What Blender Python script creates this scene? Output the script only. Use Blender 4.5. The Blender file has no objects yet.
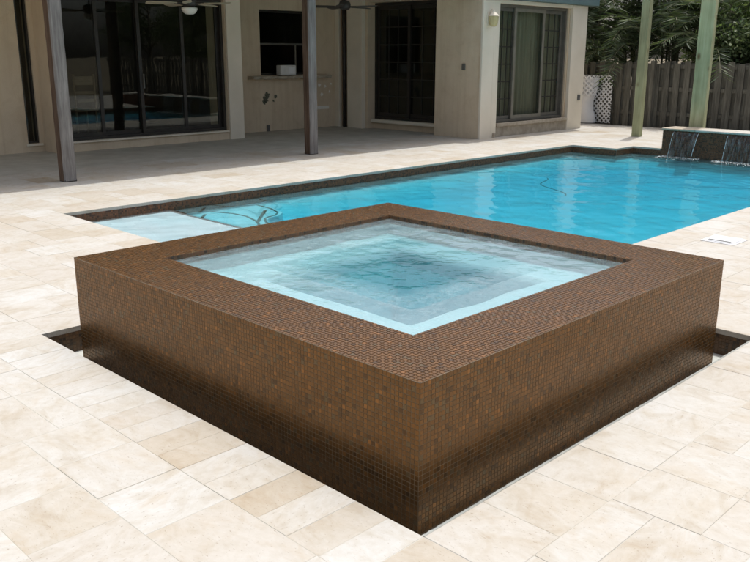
import bpy, math, random
import numpy as np
from mathutils import Matrix, Vector

random.seed(7)
rng = np.random.default_rng(11)
R = math.radians
sc = bpy.context.scene
col = sc.collection

# ------------------------------------------------------------------ camera
cam_d = bpy.data.cameras.new('camera')
cam = bpy.data.objects.new('camera', cam_d)
col.objects.link(cam)
PITCH, ROLL, YAW = 0.26669, 0.00241, 0.78089
fw = Vector((-math.sin(YAW) * math.cos(PITCH), math.cos(YAW) * math.cos(PITCH), -math.sin(PITCH)))
rt = fw.cross(Vector((0, 0, 1))).normalized()
up = rt.cross(fw)
rt2 = rt * math.cos(ROLL) + up * math.sin(ROLL)
up2 = -rt * math.sin(ROLL) + up * math.cos(ROLL)
CAM = Vector((4.4585, -2.0537, 1.5824))
cam.matrix_world = Matrix(((rt2.x, up2.x, -fw.x, CAM.x), (rt2.y, up2.y, -fw.y, CAM.y), (rt2.z, up2.z, -fw.z, CAM.z), (0, 0, 0, 1)))
cam_d.sensor_fit = 'HORIZONTAL'
cam_d.sensor_width = 36
cam_d.lens = 827.66 / 750 * 36
cam_d.clip_start = 0.05
cam_d.clip_end = 3000
sc.camera = cam

# ------------------------------------------------------------------ sky, sun, exposure
SUN_EL, SUN_AZ = 72.0, 15.0        # azimuth measured from +Y towards -X
sun_dir = Vector((-math.sin(R(SUN_AZ)) * math.cos(R(SUN_EL)), math.cos(R(SUN_AZ)) * math.cos(R(SUN_EL)), math.sin(R(SUN_EL))))
world = bpy.data.worlds.new('World')
sc.world = world
world.use_nodes = True
wn = world.node_tree
wn.nodes.clear()
w_out = wn.nodes.new('ShaderNodeOutputWorld')
w_bg = wn.nodes.new('ShaderNodeBackground')
w_sky = wn.nodes.new('ShaderNodeTexSky')
w_sky.sky_type = 'NISHITA'
w_sky.sun_disc = False
w_sky.sun_elevation = R(SUN_EL)
w_sky.sun_rotation = R(-SUN_AZ)
w_sky.dust_density = 5.0
w_sky.air_density = 0.8
w_sky.ozone_density = 0.6
w_bg.inputs['Strength'].default_value = 0.15
w_hsv = wn.nodes.new('ShaderNodeHueSaturation')     # thin haze: a paler sky all over
w_hsv.inputs['Saturation'].default_value = 0.62
wn.links.new(w_sky.outputs[0], w_hsv.inputs['Color'])
wn.links.new(w_hsv.outputs[0], w_bg.inputs[0])
wn.links.new(w_bg.outputs[0], w_out.inputs[0])
sun_d = bpy.data.lights.new('sun', 'SUN')
sun_d.energy = 2.25
sun_d.angle = R(0.53)
sun_d.color = (1.0, 0.985, 0.95)
sun = bpy.data.objects.new('sun', sun_d)
col.objects.link(sun)
sun.rotation_euler = sun_dir.to_track_quat('Z', 'Y').to_euler()
sun.location = (0, 0, 30)

sc.view_settings.view_transform = 'Standard'
sc.view_settings.look = 'None'
sc.view_settings.exposure = 0.34
sc.view_settings.gamma = 1.0
sc.view_settings.use_curve_mapping = False
sc.render.engine = 'CYCLES'
cy = sc.cycles
cy.use_denoising = True
cy.max_bounces = 10
cy.diffuse_bounces = 6
cy.glossy_bounces = 4
cy.transmission_bounces = 6
cy.transparent_max_bounces = 16
cy.caustics_reflective = False
cy.caustics_refractive = True
cy.sample_clamp_indirect = 6.0
cy.blur_glossy = 0.5


# ------------------------------------------------------------------ material helpers
def new_mat(name):
    m = bpy.data.materials.new(name)
    m.use_nodes = True
    nt = m.node_tree
    nt.nodes.clear()
    out = nt.nodes.new('ShaderNodeOutputMaterial')
    return m, nt, out


def N(nt, kind, **kw):
    n = nt.nodes.new(kind)
    for k, v in kw.items():
        if k.startswith('i_'):
            key = k[2:].replace('_', ' ')
            n.inputs[key].default_value = v
        else:
            setattr(n, k, v)
    return n


def ramp(nt, fac, stops, interp='LINEAR'):
    r = nt.nodes.new('ShaderNodeValToRGB')
    r.color_ramp.interpolation = interp
    el = r.color_ramp.elements
    while len(el) < len(stops):
        el.new(0.5)
    for e, (p, c) in zip(el, stops):
        e.position = p
        e.color = (c[0], c[1], c[2], 1)
    nt.links.new(fac, r.inputs[0])
    return r.outputs[0]


def noise(nt, vec, scale, detail=4, rough=0.55, dist=0.0):
    n = N(nt, 'ShaderNodeTexNoise')
    n.inputs['Scale'].default_value = scale
    n.inputs['Detail'].default_value = detail
    n.inputs['Roughness'].default_value = rough
    n.inputs['Distortion'].default_value = dist
    if vec is not None:
        nt.links.new(vec, n.inputs['Vector'])
    return n.outputs['Fac']


def mixc(nt, fac, a, b, mode='MIX'):
    m = N(nt, 'ShaderNodeMix', data_type='RGBA', blend_type=mode)
    for sock, v in ((0, fac), (6, a), (7, b)):
        if hasattr(v, 'is_linked') or hasattr(v, 'links'):
            nt.links.new(v, m.inputs[sock])
        elif sock == 0:
            m.inputs[0].default_value = v
        else:
            m.inputs[sock].default_value = (v[0], v[1], v[2], 1)
    return m.outputs[2]


def math_n(nt, op, a, b=0.0):
    m = N(nt, 'ShaderNodeMath', operation=op)
    for i, v in enumerate((a, b)):
        if hasattr(v, 'links'):
            nt.links.new(v, m.inputs[i])
        else:
            m.inputs[i].default_value = v
    return m.outputs[0]


def scaled(nt, vec, s):
    m = N(nt, 'ShaderNodeMapping')
    m.inputs['Scale'].default_value = s
    nt.links.new(vec, m.inputs['Vector'])
    return m.outputs[0]


def bump(nt, height, strength, dist=0.01):
    b = N(nt, 'ShaderNodeBump')
    b.inputs['Strength'].default_value = strength
    b.inputs['Distance'].default_value = dist
    nt.links.new(height, b.inputs['Height'])
    return b.outputs[0]


def principled(nt, out, color, rough=0.6, metallic=0.0, spec=0.5, normal=None):
    p = N(nt, 'ShaderNodeBsdfPrincipled')
    for key, v in (('Base Color', color), ('Roughness', rough), ('Metallic', metallic), ('Specular IOR Level', spec)):
        if hasattr(v, 'links'):
            nt.links.new(v, p.inputs[key])
        elif key == 'Base Color':
            p.inputs[key].default_value = (v[0], v[1], v[2], 1)
        else:
            p.inputs[key].default_value = v
    if normal is not None:
        nt.links.new(normal, p.inputs['Normal'])
    nt.links.new(p.outputs[0], out.inputs[0])
    return p


def pos(nt):
    return N(nt, 'ShaderNodeNewGeometry').outputs['Position']


def objc(nt):
    return N(nt, 'ShaderNodeTexCoord').outputs['Object']


def surf(name, c1, c2, scale=6.0, rough=0.7, spec=0.3, bstr=0.15, bscale=60.0, c3=None, stretch=(1, 1, 1), detail=5):
    """A plain surface with mottled colour and a fine relief."""
    m, nt, out = new_mat(name)
    v = scaled(nt, pos(nt), stretch)
    f = noise(nt, v, scale, detail)
    stops = [(0.32, c1), (0.68, c2)] if c3 is None else [(0.3, c1), (0.5, c2), (0.72, c3)]
    c = ramp(nt, f, stops)
    nrm = bump(nt, noise(nt, v, bscale, 3), bstr, 0.01)
    principled(nt, out, c, rough, 0, spec, nrm)
    return m


M = {}


# travertine: every tile takes its own tone and its own piece of the veining
def make_travertine():
    m, nt, out = new_mat('travertine')
    geo = N(nt, 'ShaderNodeNewGeometry')
    oi = N(nt, 'ShaderNodeObjectInfo')
    rnd = math_n(nt, 'FRACT', math_n(nt, 'ADD', geo.outputs['Random Per Island'], math_n(nt, 'MULTIPLY', oi.outputs['Random'], 7.31)))
    cmb = N(nt, 'ShaderNodeCombineXYZ')
    for i, k in enumerate((37.0, 53.0, 19.0)):
        nt.links.new(math_n(nt, 'MULTIPLY', rnd, k), cmb.inputs[i])
    add = N(nt, 'ShaderNodeVectorMath', operation='ADD')
    nt.links.new(geo.outputs['Position'], add.inputs[0])
    nt.links.new(cmb.outputs[0], add.inputs[1])
    rot = N(nt, 'ShaderNodeVectorRotate', rotation_type='Z_AXIS')
    nt.links.new(add.outputs[0], rot.inputs['Vector'])
    nt.links.new(math_n(nt, 'MULTIPLY', math_n(nt, 'ROUND', math_n(nt, 'FRACT', math_n(nt, 'MULTIPLY', rnd, 13.7))), 1.45), rot.inputs['Angle'])
    v = rot.outputs[0]
    vein = noise(nt, scaled(nt, v, (1.0, 1.9, 1.0)), 4.2, 9, 0.66, 1.1)
    base = ramp(nt, vein, [(0.30, (0.435, 0.402, 0.350)), (0.44, (0.490, 0.474, 0.437)), (0.55, (0.518, 0.512, 0.490)), (0.66, (0.495, 0.472, 0.430)), (0.80, (0.440, 0.396, 0.338))])
    tone = ramp(nt, rnd, [(0.0, (0.85, 0.76, 0.64)), (0.09, (0.98, 0.95, 0.91)), (0.30, (1.03, 1.03, 1.02)), (0.5, (0.95, 0.91, 0.86)), (0.66, (0.985, 0.965, 0.935)), (0.88, (1.05, 1.065, 1.08)), (1.0, (0.91, 0.85, 0.76))])
    c = mixc(nt, 0.9, base, tone, 'MULTIPLY')
    cl = noise(nt, scaled(nt, v, (1.0, 1.5, 1.0)), 1.7, 5, 0.7, 0.8)
    c = mixc(nt, 0.42, c, ramp(nt, cl, [(0.36, (0.90, 0.81, 0.68)), (0.50, (1, 1, 1)), (0.66, (1.04, 1.04, 1.05))]), 'MULTIPLY')
    fine = noise(nt, v, 26.0, 5, 0.65)
    c = mixc(nt, 0.22, c, ramp(nt, fine, [(0.3, (0.62, 0.54, 0.43)), (0.7, (1.0, 1.0, 1.0))]), 'MULTIPLY')
    # long stains that run across tiles
    st = noise(nt, scaled(nt, geo.outputs['Position'], (1.0, 1.0, 1.0)), 0.9, 5, 0.6, 0.4)
    c = mixc(nt, 0.35, c, ramp(nt, st, [(0.40, (0.86, 0.80, 0.71)), (0.58, (1, 1, 1))]), 'MULTIPLY')
    hair = N(nt, 'ShaderNodeTexWave', wave_type='BANDS', bands_direction='DIAGONAL')
    hair.inputs['Scale'].default_value = 1.3
    hair.inputs['Distortion'].default_value = 9.0
    hair.inputs['Detail'].default_value = 5.0
    hair.inputs['Detail Scale'].default_value = 1.6
    nt.links.new(v, hair.inputs['Vector'])
    c = mixc(nt, 0.18, c, ramp(nt, hair.outputs['Fac'], [(0.0, (0.82, 0.74, 0.62)), (0.05, (1, 1, 1))]), 'MULTIPLY')
    pits = noise(nt, scaled(nt, v, (1.0, 2.2, 1.0)), 75.0, 3, 0.5)
    pit = ramp(nt, pits, [(0.27, (0, 0, 0)), (0.36, (1, 1, 1))])
    c = mixc(nt, 0.6, c, ramp(nt, pits, [(0.26, (0.45, 0.37, 0.27)), (0.36, (1, 1, 1))]), 'MULTIPLY')
    h = N(nt, 'ShaderNodeMix', data_type='FLOAT')
    h.inputs[0].default_value = 0.3
    nt.links.new(pit, h.inputs[2])
    nt.links.new(fine, h.inputs[3])
    principled(nt, out, c, 0.62, 0, 0.3, bump(nt, h.outputs[0], 0.18, 0.004))
    return m


def make_mosaic(name, stops, metallic=0.45, rough=0.24, spec=0.4):
    m, nt, out = new_mat(name)
    geo = N(nt, 'ShaderNodeNewGeometry')
    c = ramp(nt, geo.outputs['Random Per Island'], stops, 'CONSTANT')
    cl = noise(nt, pos(nt), 160.0, 2, 0.5)
    c = mixc(nt, 0.35, c, ramp(nt, cl, [(0.35, (0.65, 0.6, 0.55)), (0.65, (1.15, 1.1, 1.0))]), 'MULTIPLY')
    nrm = bump(nt, noise(nt, pos(nt), 60.0, 2), 0.05, 0.002)
    rr = N(nt, 'ShaderNodeMapRange')
    rr.inputs['To Min'].default_value = rough * 0.85
    rr.inputs['To Max'].default_value = rough * 1.15
    nt.links.new(math_n(nt, 'FRACT', math_n(nt, 'MULTIPLY', geo.outputs['Random Per Island'], 17.3)), rr.inputs['Value'])
    principled(nt, out, c, rr.outputs[0], metallic, spec, nrm)
    return m


def make_water(name, tint, volume=None, dens=0.0, clear=None, blur=0.0, bubbles=False):
    m, nt, out = new_mat(name)
    rf = N(nt, 'ShaderNodeBsdfRefraction')
    rf.inputs['IOR'].default_value = 1.333
    rf.inputs['Roughness'].default_value = blur
    rf.inputs['Color'].default_value = (*tint, 1)
    tr = N(nt, 'ShaderNodeBsdfTransparent')
    tr.inputs['Color'].default_value = (*tint, 1)
    gl = N(nt, 'ShaderNodeBsdfGlossy')
    gl.inputs['Roughness'].default_value = 0.02
    fr = N(nt, 'ShaderNodeFresnel')
    fr.inputs['IOR'].default_value = 1.333
    mx0 = N(nt, 'ShaderNodeMixShader')
    mx0.inputs[0].default_value = WATER_T if clear is None else clear
    nt.links.new(rf.outputs[0], mx0.inputs[1])
    nt.links.new(tr.outputs[0], mx0.inputs[2])
    mx = N(nt, 'ShaderNodeMixShader')
    nt.links.new(fr.outputs[0], mx.inputs[0])
    body = mx0.outputs[0]
    if bubbles:
        # fine air bubbles carried up by the jets
        df = N(nt, 'ShaderNodeBsdfDiffuse')
        df.inputs[0].default_value = (0.52, 0.64, 0.67, 1)
        n1 = noise(nt, scaled(nt, pos(nt), (1.0, 1.0, 1.0)), 34.0, 6, 0.72, 1.2)
        n2 = noise(nt, pos(nt), 5.0, 4, 0.6, 0.6)
        k = math_n(nt, 'MULTIPLY', ramp(nt, n1, [(0.40, (0.30, 0.30, 0.30)), (0.70, (1, 1, 1))]), ramp(nt, n2, [(0.34, (0.27, 0.27, 0.27)), (0.70, (0.46, 0.46, 0.46))]))
        sp = N(nt, 'ShaderNodeSeparateXYZ')
        nt.links.new(pos(nt), sp.inputs[0])
        bx_ = math_n(nt, 'ABSOLUTE', math_n(nt, 'SUBTRACT', sp.outputs[0], 1.33))
        by_ = math_n(nt, 'ABSOLUTE', math_n(nt, 'SUBTRACT', sp.outputs[1], 1.34))
        dd = math_n(nt, 'ADD', math_n(nt, 'MAXIMUM', bx_, by_), math_n(nt, 'MULTIPLY', math_n(nt, 'SUBTRACT', n2, 0.5), 0.14))
        k = math_n(nt, 'MULTIPLY', k, ramp(nt, dd, [(0.42, (0.06, 0.06, 0.06)), (0.56, (0.9, 0.9, 0.9)), (1.0, (0.9, 0.9, 0.9))]))
        mb_ = N(nt, 'ShaderNodeMixShader')
        nt.links.new(k, mb_.inputs[0])
        nt.links.new(body, mb_.inputs[1])
        nt.links.new(df.outputs[0], mb_.inputs[2])
        body = mb_.outputs[0]
    nt.links.new(body, mx.inputs[1])
    nt.links.new(gl.outputs[0], mx.inputs[2])
    nt.links.new(mx.outputs[0], out.inputs[0])
    if dens > 0:
        va = N(nt, 'ShaderNodeVolumeAbsorption')
        va.inputs['Color'].default_value = (*volume, 1)
        va.inputs['Density'].default_value = dens
        nt.links.new(va.outputs[0], out.inputs['Volume'])
    return m


def make_glass(name, tint=(0.86, 0.89, 0.86)):
    m, nt, out = new_mat(name)
    tr = N(nt, 'ShaderNodeBsdfTransparent')
    tr.inputs['Color'].default_value = (*tint, 1)
    gl = N(nt, 'ShaderNodeBsdfGlossy')
    gl.inputs['Roughness'].default_value = 0.015
    gl.inputs['Color'].default_value = (0.95, 0.97, 0.95, 1)
    nt.links.new(bump(nt, noise(nt, pos(nt), 1.6, 2), 0.05, 0.02), gl.inputs['Normal'])
    lw = N(nt, 'ShaderNodeLayerWeight')
    lw.inputs['Blend'].default_value = 0.5
    f5 = math_n(nt, 'ADD', math_n(nt, 'MULTIPLY', math_n(nt, 'POWER', lw.outputs['Facing'], 5.0), 0.9), 0.03)
    mx = N(nt, 'ShaderNodeMixShader')
    nt.links.new(f5, mx.inputs[0])
    nt.links.new(tr.outputs[0], mx.inputs[1])
    nt.links.new(gl.outputs[0], mx.inputs[2])
    nt.links.new(mx.outputs[0], out.inputs[0])
    return m


def make_wood(name, dark, mid, light, axis_scale=(14, 14, 0.9), rough=0.75, knots=None):
    m, nt, out = new_mat(name)
    oi = N(nt, 'ShaderNodeObjectInfo')
    cmb = N(nt, 'ShaderNodeCombineXYZ')
    nt.links.new(math_n(nt, 'MULTIPLY', oi.outputs['Random'], 31.0), cmb.inputs[2])
    add = N(nt, 'ShaderNodeVectorMath', operation='ADD')
    nt.links.new(pos(nt), add.inputs[0])
    nt.links.new(cmb.outputs[0], add.inputs[1])
    g = noise(nt, scaled(nt, add.outputs[0], axis_scale), 2.2, 6, 0.65, 0.6)
    c = ramp(nt, g, [(0.28, dark), (0.5, mid), (0.75, light)])
    big = noise(nt, add.outputs[0], 1.7, 3)
    c = mixc(nt, 0.6, c, ramp(nt, big, [(0.3, (0.6, 0.58, 0.55)), (0.7, (1.15, 1.15, 1.12))]), 'MULTIPLY')
    c = mixc(nt, 0.5, c, ramp(nt, oi.outputs['Random'], [(0, (0.75, 0.74, 0.72)), (1, (1.2, 1.18, 1.12))]), 'MULTIPLY')
    if knots:
        k = N(nt, 'ShaderNodeTexVoronoi')
        k.inputs['Scale'].default_value = 1.0
        nt.links.new(scaled(nt, add.outputs[0], (3.5, 3.5, 1.9)), k.inputs['Vector'])
        c = mixc(nt, ramp(nt, k.outputs['Distance'], [(0.07, (1, 1, 1)), (0.16, (0, 0, 0))]), c, knots)
    principled(nt, out, c, rough, 0, 0.25, bump(nt, g, 0.4, 0.006))
    return m


def make_leaf(name, c1, c2, c3):
    m, nt, out = new_mat(name)
    geo = N(nt, 'ShaderNodeNewGeometry')
    c = ramp(nt, geo.outputs['Random Per Island'], [(0.0, c1), (0.5, c2), (1.0, c3)])
    p = principled(nt, out, c, 0.5, 0, 0.4)
    tl = N(nt, 'ShaderNodeBsdfTranslucent')
    nt.links.new(mixc(nt, 1.0, c, (1.1, 1.3, 0.6), 'MULTIPLY'), tl.inputs[0])
    mx = N(nt, 'ShaderNodeMixShader')
    mx.inputs[0].default_value = 0.3
    nt.links.new(p.outputs[0], mx.inputs[1])
    nt.links.new(tl.outputs[0], mx.inputs[2])
    nt.links.new(mx.outputs[0], out.inputs[0])
    return m


WATER_T = 0.8
M['travertine'] = make_travertine()
M['grout'] = surf('grout', (0.40, 0.375, 0.325), (0.50, 0.48, 0.425), 3, 0.85, 0.1, 0.3)
M['mosaic'] = make_mosaic('brown_mosaic', [(0.0, (0.112, 0.061, 0.025)), (0.06, (0.157, 0.078, 0.025)), (0.28, (0.174, 0.085, 0.027)), (0.48, (0.191, 0.093, 0.028)),
                                           (0.64, (0.162, 0.085, 0.030)), (0.78, (0.206, 0.098, 0.029)), (0.93, (0.150, 0.100, 0.048)), (0.975, (0.275, 0.124, 0.035))], 0.5, 0.25, 0.2)
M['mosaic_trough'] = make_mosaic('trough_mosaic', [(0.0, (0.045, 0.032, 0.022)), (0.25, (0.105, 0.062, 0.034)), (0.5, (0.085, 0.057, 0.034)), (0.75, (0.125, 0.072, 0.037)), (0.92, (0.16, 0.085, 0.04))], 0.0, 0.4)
M['mosaic_dark'] = make_mosaic('waterline_mosaic', [(0.0, (0.065, 0.033, 0.020)), (0.25, (0.155, 0.066, 0.030)), (0.5, (0.13, 0.060, 0.030)), (0.75, (0.18, 0.074, 0.033)), (0.92, (0.22, 0.088, 0.036))], 0.0, 0.5)
M['mosaic_grout'] = surf('mosaic_grout', (0.17, 0.12, 0.07), (0.23, 0.165, 0.10), 14, 0.85, 0.15, 0.2)
M['plaster'] = surf('pool_plaster', (0.62, 0.67, 0.70), (0.70, 0.74, 0.77), 1.6, 0.8, 0.2, 0.1)
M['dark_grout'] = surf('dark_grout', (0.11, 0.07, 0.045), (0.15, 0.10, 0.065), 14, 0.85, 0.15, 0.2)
M['edge_grout'] = surf('edge_grout', (0.17, 0.13, 0.09), (0.26, 0.20, 0.14), 14, 0.85, 0.15, 0.2)
M['trough'] = surf('trough_plaster', (0.40, 0.42, 0.39), (0.54, 0.55, 0.51), 5, 0.85, 0.2, 0.2)
M['mortar'] = surf('grey_mortar', (0.26, 0.27, 0.25), (0.40, 0.41, 0.38), 12, 0.9, 0.1, 0.4)
M['stucco'] = surf('stucco', (0.63, 0.52, 0.38), (0.70, 0.59, 0.44), 1.3, 0.9, 0.15, 0.35, 90)
def make_stucco():
    m, nt, out = new_mat('stucco_wall')
    p_ = pos(nt)
    c = ramp(nt, noise(nt, p_, 1.3, 5), [(0.32, (0.63, 0.52, 0.38)), (0.68, (0.70, 0.59, 0.44))])
    streak = noise(nt, scaled(nt, p_, (5.0, 5.0, 0.35)), 1.6, 6, 0.65, 0.3)
    c = mixc(nt, 0.5, c, ramp(nt, streak, [(0.30, (0.80, 0.76, 0.70)), (0.52, (1, 1, 1))]), 'MULTIPLY')
    blotch = noise(nt, p_, 3.4, 5, 0.7, 0.5)
    c = mixc(nt, 0.4, c, ramp(nt, blotch, [(0.34, (0.84, 0.80, 0.74)), (0.50, (1, 1, 1)), (0.72, (1.05, 1.04, 1.02))]), 'MULTIPLY')
    principled(nt, out, c, 0.9, 0, 0.15, bump(nt, noise(nt, p_, 70, 4, 0.7), 0.45, 0.012))
    return m


M['stucco'] = make_stucco()
M['trim'] = surf('painted_trim', (0.71, 0.645, 0.525), (0.78, 0.71, 0.59), 2.2, 0.7, 0.25, 0.1)
M['sill'] = surf('stone_sill', (0.34, 0.29, 0.22), (0.50, 0.44, 0.35), 7, 0.8, 0.2, 0.3)
M['bronze'] = surf('bronze_aluminium', (0.020, 0.018, 0.015), (0.032, 0.028, 0.022), 8, 0.4, 0.5, 0.03)
M['greyframe'] = surf('grey_aluminium', (0.10, 0.097, 0.082), (0.14, 0.133, 0.113), 8, 0.45, 0.5, 0.03)
M['paleframe'] = surf('pale_aluminium', (0.16, 0.15, 0.122), (0.21, 0.197, 0.16), 8, 0.45, 0.5, 0.03)
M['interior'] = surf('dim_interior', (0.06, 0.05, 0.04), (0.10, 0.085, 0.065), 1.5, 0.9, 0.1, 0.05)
M['curtain'] = surf('olive_curtain', (0.24, 0.22, 0.165), (0.33, 0.305, 0.235), 3, 0.95, 0.1, 0.2, 40, stretch=(6, 6, 0.3))
M['ceiling'] = surf('patio_ceiling', (0.76, 0.72, 0.64), (0.81, 0.77, 0.70), 2, 0.85, 0.2, 0.1)
M['fascia'] = surf('teal_fascia', (0.11, 0.175, 0.18), (0.15, 0.22, 0.22), 3, 0.6, 0.3, 0.1, stretch=(1, 1, 5))
M['roof'] = surf('roof_felt', (0.2, 0.19, 0.18), (0.27, 0.25, 0.23), 4, 0.9, 0.1, 0.3)
M['glass'] = make_glass('tinted_glass')
M['oldwood_grey'] = make_wood('weathered_grey_wood', (0.12, 0.11, 0.105), (0.22, 0.21, 0.205), (0.34, 0.33, 0.32))
M['oldwood_brown'] = make_wood('stained_brown_wood', (0.055, 0.035, 0.025), (0.12, 0.078, 0.055), (0.20, 0.15, 0.115))
M['greenwood'] = make_wood('treated_green_wood', (0.29, 0.31, 0.18), (0.40, 0.425, 0.26), (0.49, 0.51, 0.34), (9, 9, 0.5), 0.7, (0.14, 0.10, 0.045))
M['fence'] = make_wood('weathered_fence_wood', (0.07, 0.065, 0.053), (0.15, 0.142, 0.118), (0.24, 0.23, 0.195))
M['white_plastic'] = surf('white_plastic', (0.74, 0.75, 0.76), (0.80, 0.80, 0.81), 6, 0.45, 0.45, 0.04)
M['white_metal'] = surf('white_enamel', (0.62, 0.62, 0.60), (0.70, 0.70, 0.68), 9, 0.4, 0.5, 0.04)
M['fan_blade'] = surf('fan_blade_wood', (0.42, 0.36, 0.26), (0.52, 0.45, 0.33), 6, 0.55, 0.3, 0.1)
M['dark_metal'] = surf('dark_metal', (0.025, 0.022, 0.02), (0.045, 0.04, 0.036), 9, 0.45, 0.5, 0.05)
M['frosted'] = surf('frosted_bowl', (0.72, 0.70, 0.64), (0.78, 0.76, 0.70), 5, 0.35, 0.5, 0.03)
M['amber'] = surf('amber_glass', (0.50, 0.42, 0.20), (0.60, 0.52, 0.28), 7, 0.3, 0.5, 0.05)
M['box_grey'] = surf('grey_box', (0.10, 0.10, 0.10), (0.14, 0.14, 0.13), 8, 0.5, 0.4, 0.05)
M['patch'] = surf('wall_patch', (0.10, 0.11, 0.08), (0.17, 0.17, 0.13), 30, 0.9, 0.1, 0.4)
M['render_patch'] = surf('pale_filler', (0.80, 0.77, 0.70), (0.86, 0.84, 0.78), 30, 0.9, 0.1, 0.4)
M['ground'] = surf('bare_soil', (0.11, 0.085, 0.06), (0.20, 0.165, 0.12), 2.5, 0.95, 0.1, 0.5, 20, c3=(0.12, 0.13, 0.07))
M['leaf_a'] = make_leaf('dark_palm_leaf', (0.055, 0.08, 0.04), (0.10, 0.135, 0.07), (0.17, 0.195, 0.11))
M['leaf_b'] = make_leaf('broad_leaf', (0.06, 0.095, 0.04), (0.11, 0.155, 0.065), (0.19, 0.225, 0.11))
M['bark'] = surf('bark', (0.10, 0.085, 0.065), (0.22, 0.19, 0.15), 9, 0.9, 0.15, 0.6, 30, stretch=(1, 1, 4))
M['cane'] = surf('palm_cane', (0.10, 0.105, 0.06), (0.20, 0.19, 0.12), 7, 0.7, 0.25, 0.3, 30, stretch=(1, 1, 6))
M['fall'] = None


# ------------------------------------------------------------------ mesh helpers
def link(o, parent=None):
    col.objects.link(o)
    if parent is not None:
        o.parent = parent
    return o


def tag(o, label=None, cat=None, group=None, kind=None):
    if label:
        o['label'] = label
    if cat:
        o['category'] = cat
    if group:
        o['group'] = group
    if kind:
        o['kind'] = kind
    return o


def empty(name, loc=(0, 0, 0)):
    o = bpy.data.objects.new(name, None)
    o.empty_display_size = 0.2
    o.location = loc
    col.objects.link(o)
    bpy.context.view_layer.update()
    return o


def mesh_obj(name, verts, faces, mats, parent=None, smooth=False, mat_idx=None):
    me = bpy.data.meshes.new(name)
    if parent is not None:
        lo = Vector((0, 0, 0))
        p = parent
        while p is not None:
            lo += p.location
            p = p.parent
        verts = [(v[0] - lo.x, v[1] - lo.y, v[2] - lo.z) for v in verts]
    me.from_pydata([tuple(map(float, v)) for v in verts], [], [tuple(f) for f in faces])
    for m in (mats if isinstance(mats, (list, tuple)) else [mats]):
        me.materials.append(m)
    if mat_idx is not None:
        me.polygons.foreach_set('material_index', np.array(mat_idx, np.int32))
    if smooth:
        me.polygons.foreach_set('use_smooth', np.ones(len(me.polygons), bool))
    me.update()
    return link(bpy.data.objects.new(name, me), parent)


def quads_mesh(name, V, F, mat, parent=None):
    """Fast build of an all-quad mesh from numpy arrays."""
    me = bpy.data.meshes.new(name)
    V = np.asarray(V, np.float32)
    if parent is not None:
        V = V - np.array(parent.location, np.float32)
    F = np.asarray(F, np.int32)
    me.vertices.add(len(V))
    me.vertices.foreach_set('co', V.ravel())
    me.loops.add(F.size)
    me.loops.foreach_set('vertex_index', F.ravel())
    me.polygons.add(len(F))
    me.polygons.foreach_set('loop_start', np.arange(0, F.size, 4, dtype=np.int32))
    me.update(calc_edges=True)
    me.polygons.foreach_set('use_smooth', np.zeros(len(F), bool))
    me.materials.append(mat)
    return link(bpy.data.objects.new(name, me), parent)


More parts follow.
